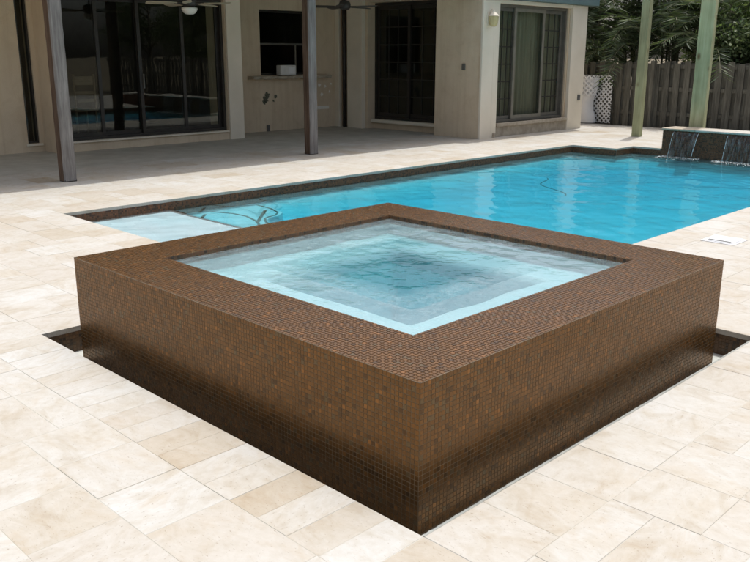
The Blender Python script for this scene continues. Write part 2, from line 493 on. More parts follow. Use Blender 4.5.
class MB:
    def __init__(self):
        self.v, self.f = [], []

    def add(self, vs, fs):
        n = len(self.v)
        self.v += [tuple(v) for v in vs]
        self.f += [tuple(i + n for i in f) for f in fs]
        return self

    def box(self, a, b, bev=0.0):
        x0, y0, z0 = min(a[0], b[0]), min(a[1], b[1]), min(a[2], b[2])
        x1, y1, z1 = max(a[0], b[0]), max(a[1], b[1]), max(a[2], b[2])
        if bev <= 0:
            vs = [(x0, y0, z0), (x1, y0, z0), (x1, y1, z0), (x0, y1, z0), (x0, y0, z1), (x1, y0, z1), (x1, y1, z1), (x0, y1, z1)]
            fs = [(3, 2, 1, 0), (4, 5, 6, 7), (0, 1, 5, 4), (1, 2, 6, 5), (2, 3, 7, 6), (3, 0, 4, 7)]
            return self.add(vs, fs)
        e = min(bev, (x1 - x0) * .45, (y1 - y0) * .45, (z1 - z0) * .45)
        c = [(x0, x1), (y0, y1), (z0, z1)]
        idx, vs = {}, []
        for i in (0, 1):
            for j in (0, 1):
                for k in (0, 1):
                    s = (i, j, k)
                    for ax in range(3):
                        p = []
                        for d in range(3):
                            val = c[d][s[d]]
                            if d != ax:
                                val += e if s[d] == 0 else -e
                            p.append(val)
                        idx[(s, ax)] = len(vs)
                        vs.append(p)
        fs = []
        cen = ((x0 + x1) / 2, (y0 + y1) / 2, (z0 + z1) / 2)

        def put(ids):
            q = [Vector(vs[i]) for i in ids]
            n = (q[1] - q[0]).cross(q[2] - q[0])
            m = sum(q, Vector()) / len(q) - Vector(cen)
            fs.append(tuple(ids) if n.dot(m) > 0 else tuple(reversed(ids)))
        for ax in range(3):
            o1, o2 = [d for d in range(3) if d != ax]
            for s in (0, 1):
                ring = []
                for (a_, b_) in ((0, 0), (1, 0), (1, 1), (0, 1)):
                    k = [0, 0, 0]
                    k[ax] = s; k[o1] = a_; k[o2] = b_
                    ring.append(idx[(tuple(k), ax)])
                put(ring)
        for ax in range(3):
            o1, o2 = [d for d in range(3) if d != ax]
            for a_ in (0, 1):
                for b_ in (0, 1):
                    k0, k1 = [0, 0, 0], [0, 0, 0]
                    k0[o1] = k1[o1] = a_; k0[o2] = k1[o2] = b_
                    k0[ax] = 0; k1[ax] = 1
                    put([idx[(tuple(k0), o1)], idx[(tuple(k0), o2)], idx[(tuple(k1), o2)], idx[(tuple(k1), o1)]])
        for s in [(i, j, k) for i in (0, 1) for j in (0, 1) for k in (0, 1)]:
            put([idx[(s, 0)], idx[(s, 1)], idx[(s, 2)]])
        return self.add(vs, fs)

    def tube(self, pts, rad, seg=8, cap=True):
        rad = rad if isinstance(rad, (list, tuple)) else [rad] * len(pts)
        pts = [Vector(p) for p in pts]
        rings = []
        n0 = len(self.v)
        for i, p in enumerate(pts):
            d = (pts[min(i + 1, len(pts) - 1)] - pts[max(i - 1, 0)]).normalized()
            a = d.orthogonal().normalized() if abs(d.z) < 0.95 else Vector((1, 0, 0)).cross(d).normalized()
            b = d.cross(a)
            ring = []
            for k in range(seg):
                t = 2 * math.pi * k / seg
                self.v.append(tuple(p + (a * math.cos(t) + b * math.sin(t)) * rad[i]))
                ring.append(len(self.v) - 1)
            rings.append(ring)
        for r0, r1 in zip(rings, rings[1:]):
            for k in range(seg):
                self.f.append((r0[k], r0[(k + 1) % seg], r1[(k + 1) % seg], r1[k]))
        if cap:
            self.f.append(tuple(reversed(rings[0])))
            self.f.append(tuple(rings[-1]))
        return self

    def lathe(self, prof, c, seg=20):
        rings = []
        for r, z in prof:
            ring = []
            for k in range(seg):
                t = 2 * math.pi * k / seg
                self.v.append((c[0] + r * math.cos(t), c[1] + r * math.sin(t), c[2] + z))
                ring.append(len(self.v) - 1)
            rings.append(ring)
        for r0, r1 in zip(rings, rings[1:]):
            for k in range(seg):
                self.f.append((r0[k], r0[(k + 1) % seg], r1[(k + 1) % seg], r1[k]))
        self.f.append(tuple(reversed(rings[0])))
        self.f.append(tuple(rings[-1]))
        return self

    def build(self, name, mat, parent=None, smooth=False):
        return mesh_obj(name, self.v, self.f, mat, parent, smooth)


def ripple(X, Y, seed, comps):
    r = np.random.default_rng(seed)
    Z = np.zeros_like(X)
    for wl, amp, cnt in comps:
        for _ in range(cnt):
            a = r.uniform(0, 2 * math.pi)
            k = 2 * math.pi / (wl * r.uniform(0.7, 1.4))
            Z += amp * np.sin(k * (X * math.cos(a) + Y * math.sin(a)) + r.uniform(0, 6.28)) / math.sqrt(cnt)
    return Z


# ------------------------------------------------------------------ main measures (metres, deck top at z = 0)
P = 2.65 / 130                 # mosaic pitch
SX, SY = 2.65, 127 * P         # spa footprint
ST = 0.461                     # spa rim height
RIM = 18 * P
SW = ST - 0.025                # spa water level
MX0, MX1, MY0, MY1 = -0.162, 2.824, -0.166, SY + 0.166     # overflow trough
TR = -0.158                    # trough floor
PX0, PX1, PY0, PY1, PY2 = -3.73, 1.095, 1.647, 11.35, 11.95
NX, NY = -0.49, 3.09           # deck tongue round the spa
PW = -0.115                    # pool water level
COP = 0.33
DX0, DX1, DY0, DY1 = -11.0, 9.0, -7.0, 16.0
TT = 0.032                     # tile thickness


def in_pool(x, y):
    if PX0 < x < PX1 and PY0 < y < PY1 and not (x > NX and y < NY):
        return True
    return -2.85 < x < PX1 and PY1 <= y < PY2


# ------------------------------------------------------------------ ground and deck
g = mesh_obj('ground', [(-400, -400, -0.05), (400, -400, -0.05), (400, 400, -0.05), (-400, 400, -0.05)], [(0, 1, 2, 3)], M['ground'])
g.data.clear_geometry()
gv, gf = [], []


def rects_minus(rects, holes):
    out = list(rects)
    for hx0, hx1, hy0, hy1 in holes:
        nxt = []
        for x0, x1, y0, y1 in out:
            if hx0 >= x1 - 1e-6 or hx1 <= x0 + 1e-6 or hy0 >= y1 - 1e-6 or hy1 <= y0 + 1e-6:
                nxt.append((x0, x1, y0, y1))
                continue
            if hx0 > x0:
                nxt.append((x0, hx0, y0, y1))
            if hx1 < x1:
                nxt.append((hx1, x1, y0, y1))
            a, b = max(x0, hx0), min(x1, hx1)
            if hy0 > y0:
                nxt.append((a, b, y0, hy0))
            if hy1 < y1:
                nxt.append((a, b, hy1, y1))
        out = nxt
    return out


POOL_RECTS = [(PX0, NX, PY0, PY1), (NX, PX1, NY, PY1), (-2.85, PX1, PY1, PY2)]
SPA_RECT = (MX0, MX1, MY0, MY1)
for x0, x1, y0, y1 in rects_minus([(-400, 400, -400, 400)], POOL_RECTS + [SPA_RECT]):
    n = len(gv)
    gv += [(x0, y0, -0.05), (x1, y0, -0.05), (x1, y1, -0.05), (x0, y1, -0.05)]
    gf.append((n, n + 1, n + 2, n + 3))
g.data.from_pydata(gv, [], gf)
g.data.update()
tag(g, kind='structure')

mb = MB()
for x0, x1, y0, y1 in rects_minus([(DX0, DX1, DY0, DY1)], POOL_RECTS + [SPA_RECT]):
    mb.add([(x0, y0, -0.0016), (x1, y0, -0.0016), (x1, y1, -0.0016), (x0, y1, -0.0016)], [(0, 1, 2, 3)])
deck = mb.build('deck', M['grout'])
tag(deck, kind='structure')

# tile rectangles: coping rows first, then a random ashlar of four sizes on an 8-inch module
tiles = []


def row(x0, x1, y0, y1, along, step, jit=0.0):
    a, b = (x0, x1) if along == 'x' else (y0, y1)
    n = max(1, round((b - a) / step))
    cuts = [a + (b - a) * i / n for i in range(n + 1)]
    for i in range(n):
        tiles.append((cuts[i], cuts[i + 1], y0, y1) if along == 'x' else (x0, x1, cuts[i], cuts[i + 1]))


OV = 0.012
row(MX0 - 0.0, MX1, MY0 - COP, MY0 + OV * 0, 'x', 0.166)
row(MX1, MX1 + COP, MY0 - COP, MY0, 'x', 0.33)
row(MX1, MX1 + COP, MY0, MY1 + COP, 'y', 0.33)
row(MX0 - COP, MX0, MY0 - COP, PY0 - COP, 'y', 0.33)
row(NX, MX0, PY0 - COP, NY, 'y', 0.33)
row(MX0, PX1, MY1, NY, 'x', 0.33)
row(PX1, MX1 , MY1, MY1 + COP, 'x', 0.33)
row(PX0 - COP, PX0, PY0 - COP, PY1 + COP, 'y', 0.33)
row(PX0, NX, PY0 - COP, PY0, 'x', 0.33)
row(PX1, PX1 + COP, MY1 + COP, PY2 + 0.5, 'y', 0.33)
row(PX0, -2.85 - COP, PY1, PY1 + COP, 'x', 0.33)
row(-2.85 - COP, -2.85, PY1, PY2 + COP, 'y', 0.33)
row(-2.85, -2.33, PY2, PY2 + COP, 'x', 0.26)
blocked = [(MX0 - COP, MX1 + COP, MY0 - COP, MY1 + COP), (PX0 - COP, NX, PY0 - COP, PY1 + COP), (NX, PX1 + COP, MY1, PY2 + 0.5), (-2.85 - COP, PX1, PY1, PY2 + COP),
           (PX1, PX1 + COP, MY1 + COP, PY2 + 0.5)]
G = 0.168
ox, oy = MX1 + COP - 60 * G, MY0 - COP - 40 * G
nx_, ny_ = int((DX1 - ox) / G), int((DY1 - oy) / G)
occ = np.zeros((nx_, ny_), bool)
sizes = [(2, 3), (3, 2), (2, 2), (2, 1), (1, 2), (2, 2), (2, 3), (3, 2), (2, 2), (1, 1)]
field = []
for i in range(nx_):
    for j in range(ny_):
        if occ[i, j]:
            continue
        cand = sizes[:]
        random.shuffle(cand)
        cand.sort(key=lambda s: -s[0] * s[1] * random.uniform(0.3, 1.0))
        for a, b in cand + [(1, 1)]:
            if i + a <= nx_ and j + b <= ny_ and not occ[i:i + a, j:j + b].any():
                occ[i:i + a, j:j + b] = True
                field.append((ox + i * G, ox + (i + a) * G, oy + j * G, oy + (j + b) * G))
                break
field = rects_minus(field, blocked)
HOUSE_BLOCK = [(-30, -9.42, -30, 4.0), (-30, -8.97, 4.0, 7.85), (-30, -9.80, 7.85, 11.2), (-30, -5.63, 11.0, 14.75)]
field = [t for t in rects_minus(field, HOUSE_BLOCK) if t[1] - t[0] > 0.03 and t[3] - t[2] > 0.03]
tiles += field


def tile_area_px(t):
    q = []
    for x, y in ((t[0], t[2]), (t[1], t[2]), (t[1], t[3]), (t[0], t[3])):
        d = Vector((x, y, 0)) - CAM
        z = d.dot(fw)
        if z < 0.3:
            return 0
        q.append((512 + 1130 * d.dot(rt2) / z, 383.5 - 1130 * d.dot(up2) / z))
    cx = sum(p[0] for p in q) / 4
    cyy = sum(p[1] for p in q) / 4
    if not (-60 < cx < 1084 and -20 < cyy < 830):
        return 0
    if all(p[0] < 0 for p in q) or all(p[0] > 1024 for p in q) or all(p[1] > 767 for p in q):
        return 0
    return 0.5 * abs(sum(q[i][0] * q[(i + 1) % 4][1] - q[(i + 1) % 4][0] * q[i][1] for i in range(4)))


def hidden_by_spa(t):
    x, y = (t[0] + t[1]) / 2, (t[2] + t[3]) / 2
    for k in range(1, 40):
        s = k / 40
        px, py, pz = CAM.x + (x - CAM.x) * s, CAM.y + (y - CAM.y) * s, CAM.z * (1 - s)
        if 0 < px < SX and 0 < py < SY and pz < ST:
            return True
    return False


ar = [(0 if hidden_by_spa(t) else tile_area_px(t)) for t in tiles]
order = sorted(range(len(tiles)), key=lambda i: -ar[i])
near = set(i for i in order[:300] if ar[i] > 0)
GAP = 0.0020
tile_meshes = {}


def tile_geo(w, d, bev=0.0012):
    b = MB().box((-w / 2, -d / 2, -TT), (w / 2, d / 2, 0))
    x, y = w / 2, d / 2
    # chamfered top edge
    vs = [(-x, -y, -TT), (x, -y, -TT), (x, y, -TT), (-x, y, -TT), (-x, -y, -bev), (x, -y, -bev), (x, y, -bev), (-x, y, -bev),
          (-x + bev, -y + bev, 0), (x - bev, -y + bev, 0), (x - bev, y - bev, 0), (-x + bev, y - bev, 0)]
    fs = [(0, 1, 5, 4), (1, 2, 6, 5), (2, 3, 7, 6), (3, 0, 4, 7), (4, 5, 9, 8), (5, 6, 10, 9), (6, 7, 11, 10), (7, 4, 8, 11), (8, 9, 10, 11)]
    return vs, fs


bigV, bigF, nb = [], [], 0
for i, t in enumerate(tiles):
    w, d = round(t[1] - t[0] - GAP, 3), round(t[3] - t[2] - GAP, 3)
    cx, cyy = (t[0] + t[1]) / 2, (t[2] + t[3]) / 2
    dz = random.uniform(-0.0012, 0.0006)
    if i in near:
        key = (w, d)
        if key not in tile_meshes:
            vs, fs = tile_geo(w, d)
            me = bpy.data.meshes.new('deck_tile')
            me.from_pydata(vs, [], fs)
            me.materials.append(M['travertine'])
            me.update()
            tile_meshes[key] = me
        o = bpy.data.objects.new('deck_tile', tile_meshes[key])
        o.location = (cx, cyy, dz)
        o.rotation_euler = (random.uniform(-.0012, .0012), random.uniform(-.0012, .0012), 0)
        link(o, deck)
    else:
        vs, fs = tile_geo(w, d)
        bigV += [(v[0] + cx, v[1] + cyy, v[2] + dz) for v in vs]
        bigF += [tuple(k + nb for k in f) for f in fs]
        nb += len(vs)
far = quads_mesh('far_deck_tiles', bigV, bigF, M['travertine'], deck)
tag(far, kind='stuff')


# ------------------------------------------------------------------ mosaic builder
class Mosaic:
    """Collects small glass tiles on rectangles: origin, two edge directions, counts; the normal is u x v."""

    def __init__(self):
        self.V, self.F, self.n = [], [], 0

    def panel(self, o, u, v, nu, nv, proud=0.0010, size=0.0182, pu=P, pv=P, skip=None, tilt=0.006):
        o, u, v = (np.array(a, float) for a in (o, u, v))
        nrm = np.cross(u, v)
        I, J = np.meshgrid(np.arange(nu), np.arange(nv), indexing='ij')
        I, J = I.ravel(), J.ravel()
        if skip is not None:
            k = ~skip(I, J)
            I, J = I[k], J[k]
        n = len(I)
        jit = rng.uniform(-0.0003, 0.0003, (n, 2))
        c = o + np.outer((I + .5) * pu + jit[:, 0], u) + np.outer((J + .5) * pv + jit[:, 1], v)
        h, hi = size / 2, size / 2 - 0.0007
        t1, t2 = rng.normal(0, tilt, n), rng.normal(0, tilt, n)
        V = np.zeros((n, 8, 3))
        for k, (a, b) in enumerate(((-1, -1), (1, -1), (1, 1), (-1, 1))):
            V[:, k] = c + a * h * u + b * h * v - 0.002 * nrm
            V[:, 4 + k] = c + a * hi * u + b * hi * v + np.outer(proud + a * hi * t1 + b * hi * t2, nrm)
        base = np.array([(4, 5, 6, 7), (0, 1, 5, 4), (1, 2, 6, 5), (2, 3, 7, 6), (3, 0, 4, 7)])
        F = (base[None] + (np.arange(n) * 8)[:, None, None] + self.n).reshape(-1, 4)
        self.V.append(V.reshape(-1, 3))
        self.F.append(F)
        self.n += n * 8
        return self

    def build(self, name, mat, parent):
        o = quads_mesh(name, np.concatenate(self.V), np.concatenate(self.F), mat, parent)
        tag(o, kind='stuff')
        return o


# ------------------------------------------------------------------ raised spa
spa = empty('raised_spa', (SX / 2, SY / 2, TR))
tag(spa, 'raised square hot tub clad in brown glass mosaic, filled to the brim with water', 'hot tub')
IX0, IX1, IY0, IY1 = RIM, SX - RIM, RIM, SY - RIM
mb = MB()
mb.box((0, 0, TR - 0.05), (SX, IY0, ST)).box((0, IY1, TR - 0.05), (SX, SY, ST)).box((0, IY0, TR - 0.05), (IX0, IY1, ST)).box((IX1, IY0, TR - 0.05), (SX, IY1, ST))
mb.build('wall', M['mosaic_grout'], spa)
NRW = int((ST - TR) / P)
ms = Mosaic()
zb = ST - NRW * P
ms.panel((0, 0, zb), (1, 0, 0), (0, 0, 1), 130, NRW)              # faces -Y
ms.panel((SX, 0, zb), (0, 1, 0), (0, 0, 1), 127, NRW)             # faces +X
ms.panel((SX, SY, zb), (-1, 0, 0), (0, 0, 1), 130, NRW)           # faces +Y
ms.panel((0, SY, zb), (0, -1, 0), (0, 0, 1), 127, NRW)            # faces -X
ms.build('side_mosaic', M['mosaic'], spa)
ms = Mosaic()
ms.panel((0, 0, ST), (1, 0, 0), (0, 1, 0), 130, 127, proud=0.0022, size=0.0177, skip=lambda i, j: (i >= 18) & (i < 112) & (j >= 18) & (j < 109))
ms.build('rim_mosaic', M['mosaic'], spa)
ms = Mosaic()
NB = 3
zi = ST - NB * P
ms.panel((IX1, IY0, zi), (-1, 0, 0), (0, 0, 1), 94, NB)
ms.panel((IX0, IY1, zi), (1, 0, 0), (0, 0, 1), 94, NB)
ms.panel((IX0, IY0, zi), (0, 1, 0), (0, 0, 1), 91, NB)
ms.panel((IX1, IY1, zi), (0, -1, 0), (0, 0, 1), 91, NB)
ms.build('waterline_mosaic', M['mosaic_dark'], spa)
# plaster basin: bench all round and a square foot well
BZ = SW - 0.105
WZ = SW - 0.58
WX0, WX1, WY0, WY1 = 0.78, 1.86, 0.82, 1.84
e = 0.0006
mb = MB()
x0, x1, y0, y1 = IX0 + e, IX1 - e, IY0 + e, IY1 - e
zt = zi - 0.001
ng = 64
gx, gy = np.meshgrid(np.linspace(x0, x1, ng + 1), np.linspace(y0, y1, ng + 1), indexing='ij')
wcx, wcy, whx, why = (WX0 + WX1) / 2, (WY0 + WY1) / 2, (WX1 - WX0) / 2, (WY1 - WY0) / 2
q_ = np.maximum(np.abs(gx - wcx) - whx, np.abs(gy - wcy) - why)
t_ = np.clip((0.06 - q_) / 0.15, 0, 1)
t_ = t_ * t_ * (3 - 2 * t_)
gz = BZ + (WZ - BZ) * t_ + ripple(gx, gy, 77, [(0.5, 0.004, 5)])
mb.v = [(float(a), float(b), float(c)) for a, b, c in zip(gx.ravel(), gy.ravel(), gz.ravel())]
for a in range(ng):
    for b in range(ng):
        k = a * (ng + 1) + b
        mb.f.append((k, k + ng + 1, k + ng + 2, k + 1))
for ring in ([a * (ng + 1) for a in range(ng + 1)], [ng * (ng + 1) + b for b in range(ng + 1)], [a * (ng + 1) + ng for a in range(ng, -1, -1)], [b for b in range(ng, -1, -1)]):
    n = len(mb.v)
    mb.v += [(mb.v[k][0], mb.v[k][1], zt) for k in ring]
    for k in range(ng):
        mb.f.append((ring[k], n + k, n + k + 1, ring[k + 1]))
mb.build('bench', M['plaster'], spa, True)

gb = MB()
for (xa, ya), (xb, yb) in (((0, 0), (SX, 0)), ((SX, 0), (SX, SY)), ((SX, SY), (0, SY)), ((0, SY), (0, 0))):
    gb.tube([(xa + (xb - xa) * t / 40, ya + (yb - ya) * t / 40, ST - .0002) for t in range(41)], [0.0017 + random.uniform(-.0004, .0005) for t in range(41)], 6)
gb.build('edge_grout', M['edge_grout'], spa, True)

# overflow trough round it
mb = MB()
for x0, x1, y0, y1 in rects_minus([(MX0, MX1, MY0, MY1)], [(0.01, SX - .01, 0.01, SY - .01)]):
    mb.add([(x0, y0, TR), (x1, y0, TR), (x1, y1, TR), (x0, y1, TR)], [(0, 1, 2, 3)])
trough = mb.build('overflow_trough', M['trough'])
tag(trough, kind='structure')
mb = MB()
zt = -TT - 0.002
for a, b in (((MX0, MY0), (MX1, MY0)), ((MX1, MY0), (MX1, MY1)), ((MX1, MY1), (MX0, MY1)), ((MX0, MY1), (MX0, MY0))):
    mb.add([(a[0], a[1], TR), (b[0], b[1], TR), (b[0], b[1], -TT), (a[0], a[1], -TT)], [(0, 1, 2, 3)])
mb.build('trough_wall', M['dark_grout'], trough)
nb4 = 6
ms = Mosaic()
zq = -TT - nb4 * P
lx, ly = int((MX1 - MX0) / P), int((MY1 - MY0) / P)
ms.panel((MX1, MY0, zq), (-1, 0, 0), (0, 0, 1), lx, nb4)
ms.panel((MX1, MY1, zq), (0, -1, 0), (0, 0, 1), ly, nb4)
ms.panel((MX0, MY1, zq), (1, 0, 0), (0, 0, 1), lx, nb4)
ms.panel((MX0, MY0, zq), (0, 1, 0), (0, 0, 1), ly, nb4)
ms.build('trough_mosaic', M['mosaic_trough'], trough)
# smeared mortar bead along the slot edge
vs, fs = [], []
n = 260
for i in range(n + 1):
    yy = MY0 + (MY1 - MY0) * i / n
    w_ = 0.011 + random.uniform(-.0025, .003)
    vs += [(MX1 + 0.0035, yy, 0.0012), (MX1 - w_, yy, -0.003), (MX1 - w_ * .8, yy, -0.03)]
for i in range(n):
    for k in range(2):
        a = i * 3 + k
        fs.append((a, a + 1, a + 4, a + 3))
mesh_obj('mortar_bead', vs, [tuple(reversed(f)) for f in fs], M['mortar'], trough)

# ------------------------------------------------------------------ pool basin
FLOOR = -0.37
SH, SHY = -0.136, 2.93           # tanning shelf
ST2, ST2Y, BEX = -0.215, 3.52, -2.98
mb = MB()
walls = [((PX0, PY1), (PX0, PY0)), ((PX0, PY0), (NX, PY0)), ((NX, PY0), (NX, NY)), ((NX, NY), (PX1, NY)), ((PX1, NY), (PX1, PY2)), ((PX1, PY2), (-2.85, PY2)), ((-2.85, PY2), (-2.85, PY1)), ((-2.85, PY1), (PX0, PY1))]
for a, b in walls:
    mb.add([(a[0], a[1], FLOOR), (b[0], b[1], FLOOR), (b[0], b[1], -TT), (a[0], a[1], -TT)], [(3, 2, 1, 0)])
def wall_dist(X, Y):
    D = np.full(X.shape, 9.0)
    for (ax, ay), (bx, by) in walls:
        t = np.clip(((X - ax) * (bx - ax) + (Y - ay) * (by - ay)) / ((bx - ax) ** 2 + (by - ay) ** 2), 0, 1)
        D = np.minimum(D, np.hypot(X - ax - t * (bx - ax), Y - ay - t * (by - ay)))
    return D


for x0, x1, y0, y1 in POOL_RECTS:      # dished floor that coves up to the walls
    nx, ny = int((x1 - x0) / .07) + 2, int((y1 - y0) / .07) + 2
    X, Y = np.meshgrid(np.linspace(x0, x1, nx), np.linspace(y0, y1, ny), indexing='ij')
    t = np.clip(wall_dist(X, Y) / 0.75, 0, 1)
    Z = FLOOR + 0.165 * (1 - t) ** 2.2
    vs = list(zip(X.ravel(), Y.ravel(), Z.ravel()))
    fs = [(a * ny + b, (a + 1) * ny + b, (a + 1) * ny + b + 1, a * ny + b + 1) for a in range(nx - 1) for b in range(ny - 1)]
    mb.add(vs, fs)
basin = mb.build('pool_basin', M['plaster'], None, True)
tag(basin, kind='structure')
e = 0.001
MB().box((PX0 + e, PY0 + e, FLOOR), (NX - e, SHY, SH), 0.02).build('tanning_shelf', M['plaster'], basin)
# second step: an L with a rounded inner corner
pts = [(PX0 + e, SHY + e), (NX - e, SHY + e), (NX - e, ST2Y)]
rr = 0.35
for k in range(9):
    t = k / 8 * math.pi / 2
    pts.append((BEX + rr - rr * math.sin(t), ST2Y + rr - rr * math.cos(t)))
pts += [(BEX - .12, 4.02), (BEX - .4, 4.12), (PX0 + e, 4.15)]
vs = [(x, y, FLOOR) for x, y in pts] + [(x, y, ST2) for x, y in pts]
n = len(pts)
fs = [tuple(range(n, 2 * n))] + [(i, (i + 1) % n, n + (i + 1) % n, n + i) for i in range(n)]
mesh_obj('step', vs, fs, M['plaster'], basin)


def strip(name, line, w, z, mat, parent):
    vs, fs = [], []
    for i, p in enumerate(line):
        a = Vector(line[max(i - 1, 0)])
        b = Vector(line[min(i + 1, len(line) - 1)])
        d = (b - a).normalized()
        q = Vector((-d.y, d.x)) * w / 2
        for s, zz in ((1, z - .002), (1, z + .004), (-1, z + .004), (-1, z - .002)):
            vs.append((p[0] + q.x * s, p[1] + q.y * s, zz))
    for i in range(len(line) - 1):
        for k in range(3):
            a = i * 4 + k
            fs.append((a, a + 1, a + 5, a + 4))
    return mesh_obj(name, vs, fs, mat, parent)


strip('step_trim', [(PX0 + .01, SHY - .035), (-2.6, SHY - .035), (NX - .01, SHY - .035)], 0.035, SH, M['mosaic_dark'], basin)
strip('step_trim', [(x, y) for x, y in [(NX - .02, ST2Y - .03)] + [(px + (-.03 if k > 4 else 0), py - .03) for k, (px, py) in enumerate(pts[3:12])] + [(BEX - .16, 3.98), (BEX - .42, 4.08), (PX0 + .02, 4.11)]], 0.025, ST2, M['mosaic_dark'], basin)
strip('step_trim', [(-3.72, 3.45), (-3.45, 3.56), (-3.2, 3.57), (-2.9, 3.48), (-2.68, 3.36)], 0.03, ST2, M['mosaic_dark'], basin)
strip('step_marker', [(-3.36, 3.03), (-3.63, 3.30)], 0.035, ST2, M['mosaic_dark'], basin)
strip('step_marker', [(-2.80, 3.42), (-3.33, 3.94)], 0.04, ST2 + .005, M['mosaic_dark'], basin)
cv = [(-3.45 + 1.5 * t + .10 * math.sin(t * 9), 9.75 - 1.5 * t + 0.12 * math.sin(t * 8) * (1 - t)) for t in np.linspace(0, 1, 24)]
strip('floor_line', cv, 0.020, FLOOR, M['mosaic_dark'], basin)
# waterline band
ms = Mosaic()
NBP = 8
bed = MB()
zq = -TT - NBP * P
for a, b in walls:
    a, b = np.array((*a, 0.0)), np.array((*b, 0.0))
    L = np.linalg.norm(b - a)
    u = (b - a) / L
    # inward normal is to the right of the walking direction, so run the panel from b to a
    nrm = np.cross(-u, (0, 0, 1))
    q0, q1 = a + nrm * .0008, b + nrm * .0008
    bed.add([(q0[0], q0[1], zq), (q1[0], q1[1], zq), (q1[0], q1[1], -TT), (q0[0], q0[1], -TT)], [(3, 2, 1, 0)])
    ms.panel((b[0] + nrm[0] * .0018, b[1] + nrm[1] * .0018, zq), -u, (0, 0, 1), int(L / P), NBP)
ms.build('waterline_mosaic', M['mosaic_dark'], basin)
bed.build('tile_bed', M['dark_grout'], basin)


# ------------------------------------------------------------------ water
def water_sheet(name, rects, z, step, comps, seed, mat, extra=None, parent=None):
    Vs, Fs, n0 = [], [], 0
    for x0, x1, y0, y1 in rects:
        nx, ny = max(2, int((x1 - x0) / step) + 1), max(2, int((y1 - y0) / step) + 1)
        X, Y = np.meshgrid(np.linspace(x0, x1, nx), np.linspace(y0, y1, ny), indexing='ij')
        Z = z + ripple(X, Y, seed, comps)
        if extra is not None:
            Z = Z + extra(X, Y)
        Vs.append(np.stack([X.ravel(), Y.ravel(), Z.ravel()], 1))
        idx = np.arange(nx * ny).reshape(nx, ny) + n0
        Fs.append(np.stack([idx[:-1, :-1].ravel(), idx[1:, :-1].ravel(), idx[1:, 1:].ravel(), idx[:-1, 1:].ravel()], 1))
        n0 += nx * ny
    o = quads_mesh(name, np.concatenate(Vs), np.concatenate(Fs), mat, parent)
    o.data.polygons.foreach_set('use_smooth', np.ones(len(o.data.polygons), bool))
    return o


M['pool_water'] = make_water('pool_water', (0.97, 0.99, 1.0), (0.16, 0.86, 0.935), 2.7)
M['spa_water'] = make_water('spa_water', (0.97, 0.99, 1.0), (0.08, 0.78, 0.83), 1.7, 0.75, 0.10, True)
pool_comps = [(0.9, 0.0030, 7), (0.35, 0.0016, 9), (0.16, 0.0009, 10), (0.09, 0.0004, 8)]


def fall_splash(X, Y):
    d = np.clip((PY2 - Y) / 0.45, 0, 1)
    r = ripple(X, Y, 91, [(0.12, 0.006, 12), (0.06, 0.002, 8)])
    return r * (1 - d) ** 1.5


pw = water_sheet('pool_water', POOL_RECTS, PW, 0.035, pool_comps, 5, M['pool_water'], fall_splash)
tag(pw, kind='structure')


def spa_boil(X, Y):
    d = np.hypot(X - 1.35, Y - 1.3)
    r = ripple(X, Y, 33, [(0.11, 0.0006, 30), (0.06, 0.0005, 30), (0.035, 0.0003, 24)])
    return r * (0.35 + 0.65 * np.clip(1.15 - d, 0, 1))


sw = water_sheet('spa_water', [(IX0 + .0025, IX1 - .0025, IY0 + .0025, IY1 - .0025)], SW, 0.010, [(0.5, 0.0012, 9), (0.22, 0.0007, 14)], 8, M['spa_water'], spa_boil)
tag(sw, kind='structure')
# ------------------------------------------------------------------ waterfall wall at the far end
WFX0, WFX1, WFT = -2.31, 3.2, 0.325
wf = empty('waterfall_wall', ((WFX0 + WFX1) / 2, PY2 + .25, 0))
tag(wf, 'low raised wall of dark mosaic with pale stone cap spilling thin water sheets into pool', 'water feature')
MB().box((WFX0, PY2 + .004, -0.30), (WFX1, PY2 + .46, WFT)).build('body', M['dark_grout'], wf)
ms = Mosaic()
nwu = int((WFX1 - WFX0) / P)
nwv = int((WFT + 0.30) / P)
ms.panel((WFX0, PY2 + .002, WFT - nwv * P), (1, 0, 0), (0, 0, 1), nwu, nwv)
ms.panel((WFX0, PY2 + .46, WFT - 16 * P), (0, -1, 0), (0, 0, 1), 22, 16)
ms.build('face_mosaic', M['mosaic_dark'], wf)
xx = WFX0 - .02
while xx < WFX1:
    x2 = min(xx + 0.61, WFX1 + .02)
    MB().box((xx + .0015, PY2 - .03, WFT + .001), (x2 - .0015, PY2 + .49, WFT + .034), 0.006).build('cap_stone', M['travertine'], wf)
    xx = x2
m, nt, out = new_mat('falling_water')
tr = N(nt, 'ShaderNodeBsdfTransparent')
df = N(nt, 'ShaderNodeBsdfDiffuse')
df.inputs[0].default_value = (0.75, 0.8, 0.82, 1)
gl = N(nt, 'ShaderNodeBsdfGlossy')
gl.inputs['Roughness'].default_value = 0.1
fr = N(nt, 'ShaderNodeFresnel')
fr.inputs['IOR'].default_value = 1.33
st = noise(nt, scaled(nt, pos(nt), (28, 28, 1.2)), 1.0, 3, 0.6)
mx = N(nt, 'ShaderNodeMixShader')
nt.links.new(math_n(nt, 'MULTIPLY', ramp(nt, st, [(0.45, (0, 0, 0)), (0.78, (1, 1, 1))]), 0.24), mx.inputs[0])
nt.links.new(tr.outputs[0], mx.inputs[1])
nt.links.new(df.outputs[0], mx.inputs[2])
mx2 = N(nt, 'ShaderNodeMixShader')
nt.links.new(fr.outputs[0], mx2.inputs[0])
nt.links.new(mx.outputs[0], mx2.inputs[1])
nt.links.new(gl.outputs[0], mx2.inputs[2])
nt.links.new(mx2.outputs[0], out.inputs[0])
M['fall'] = m
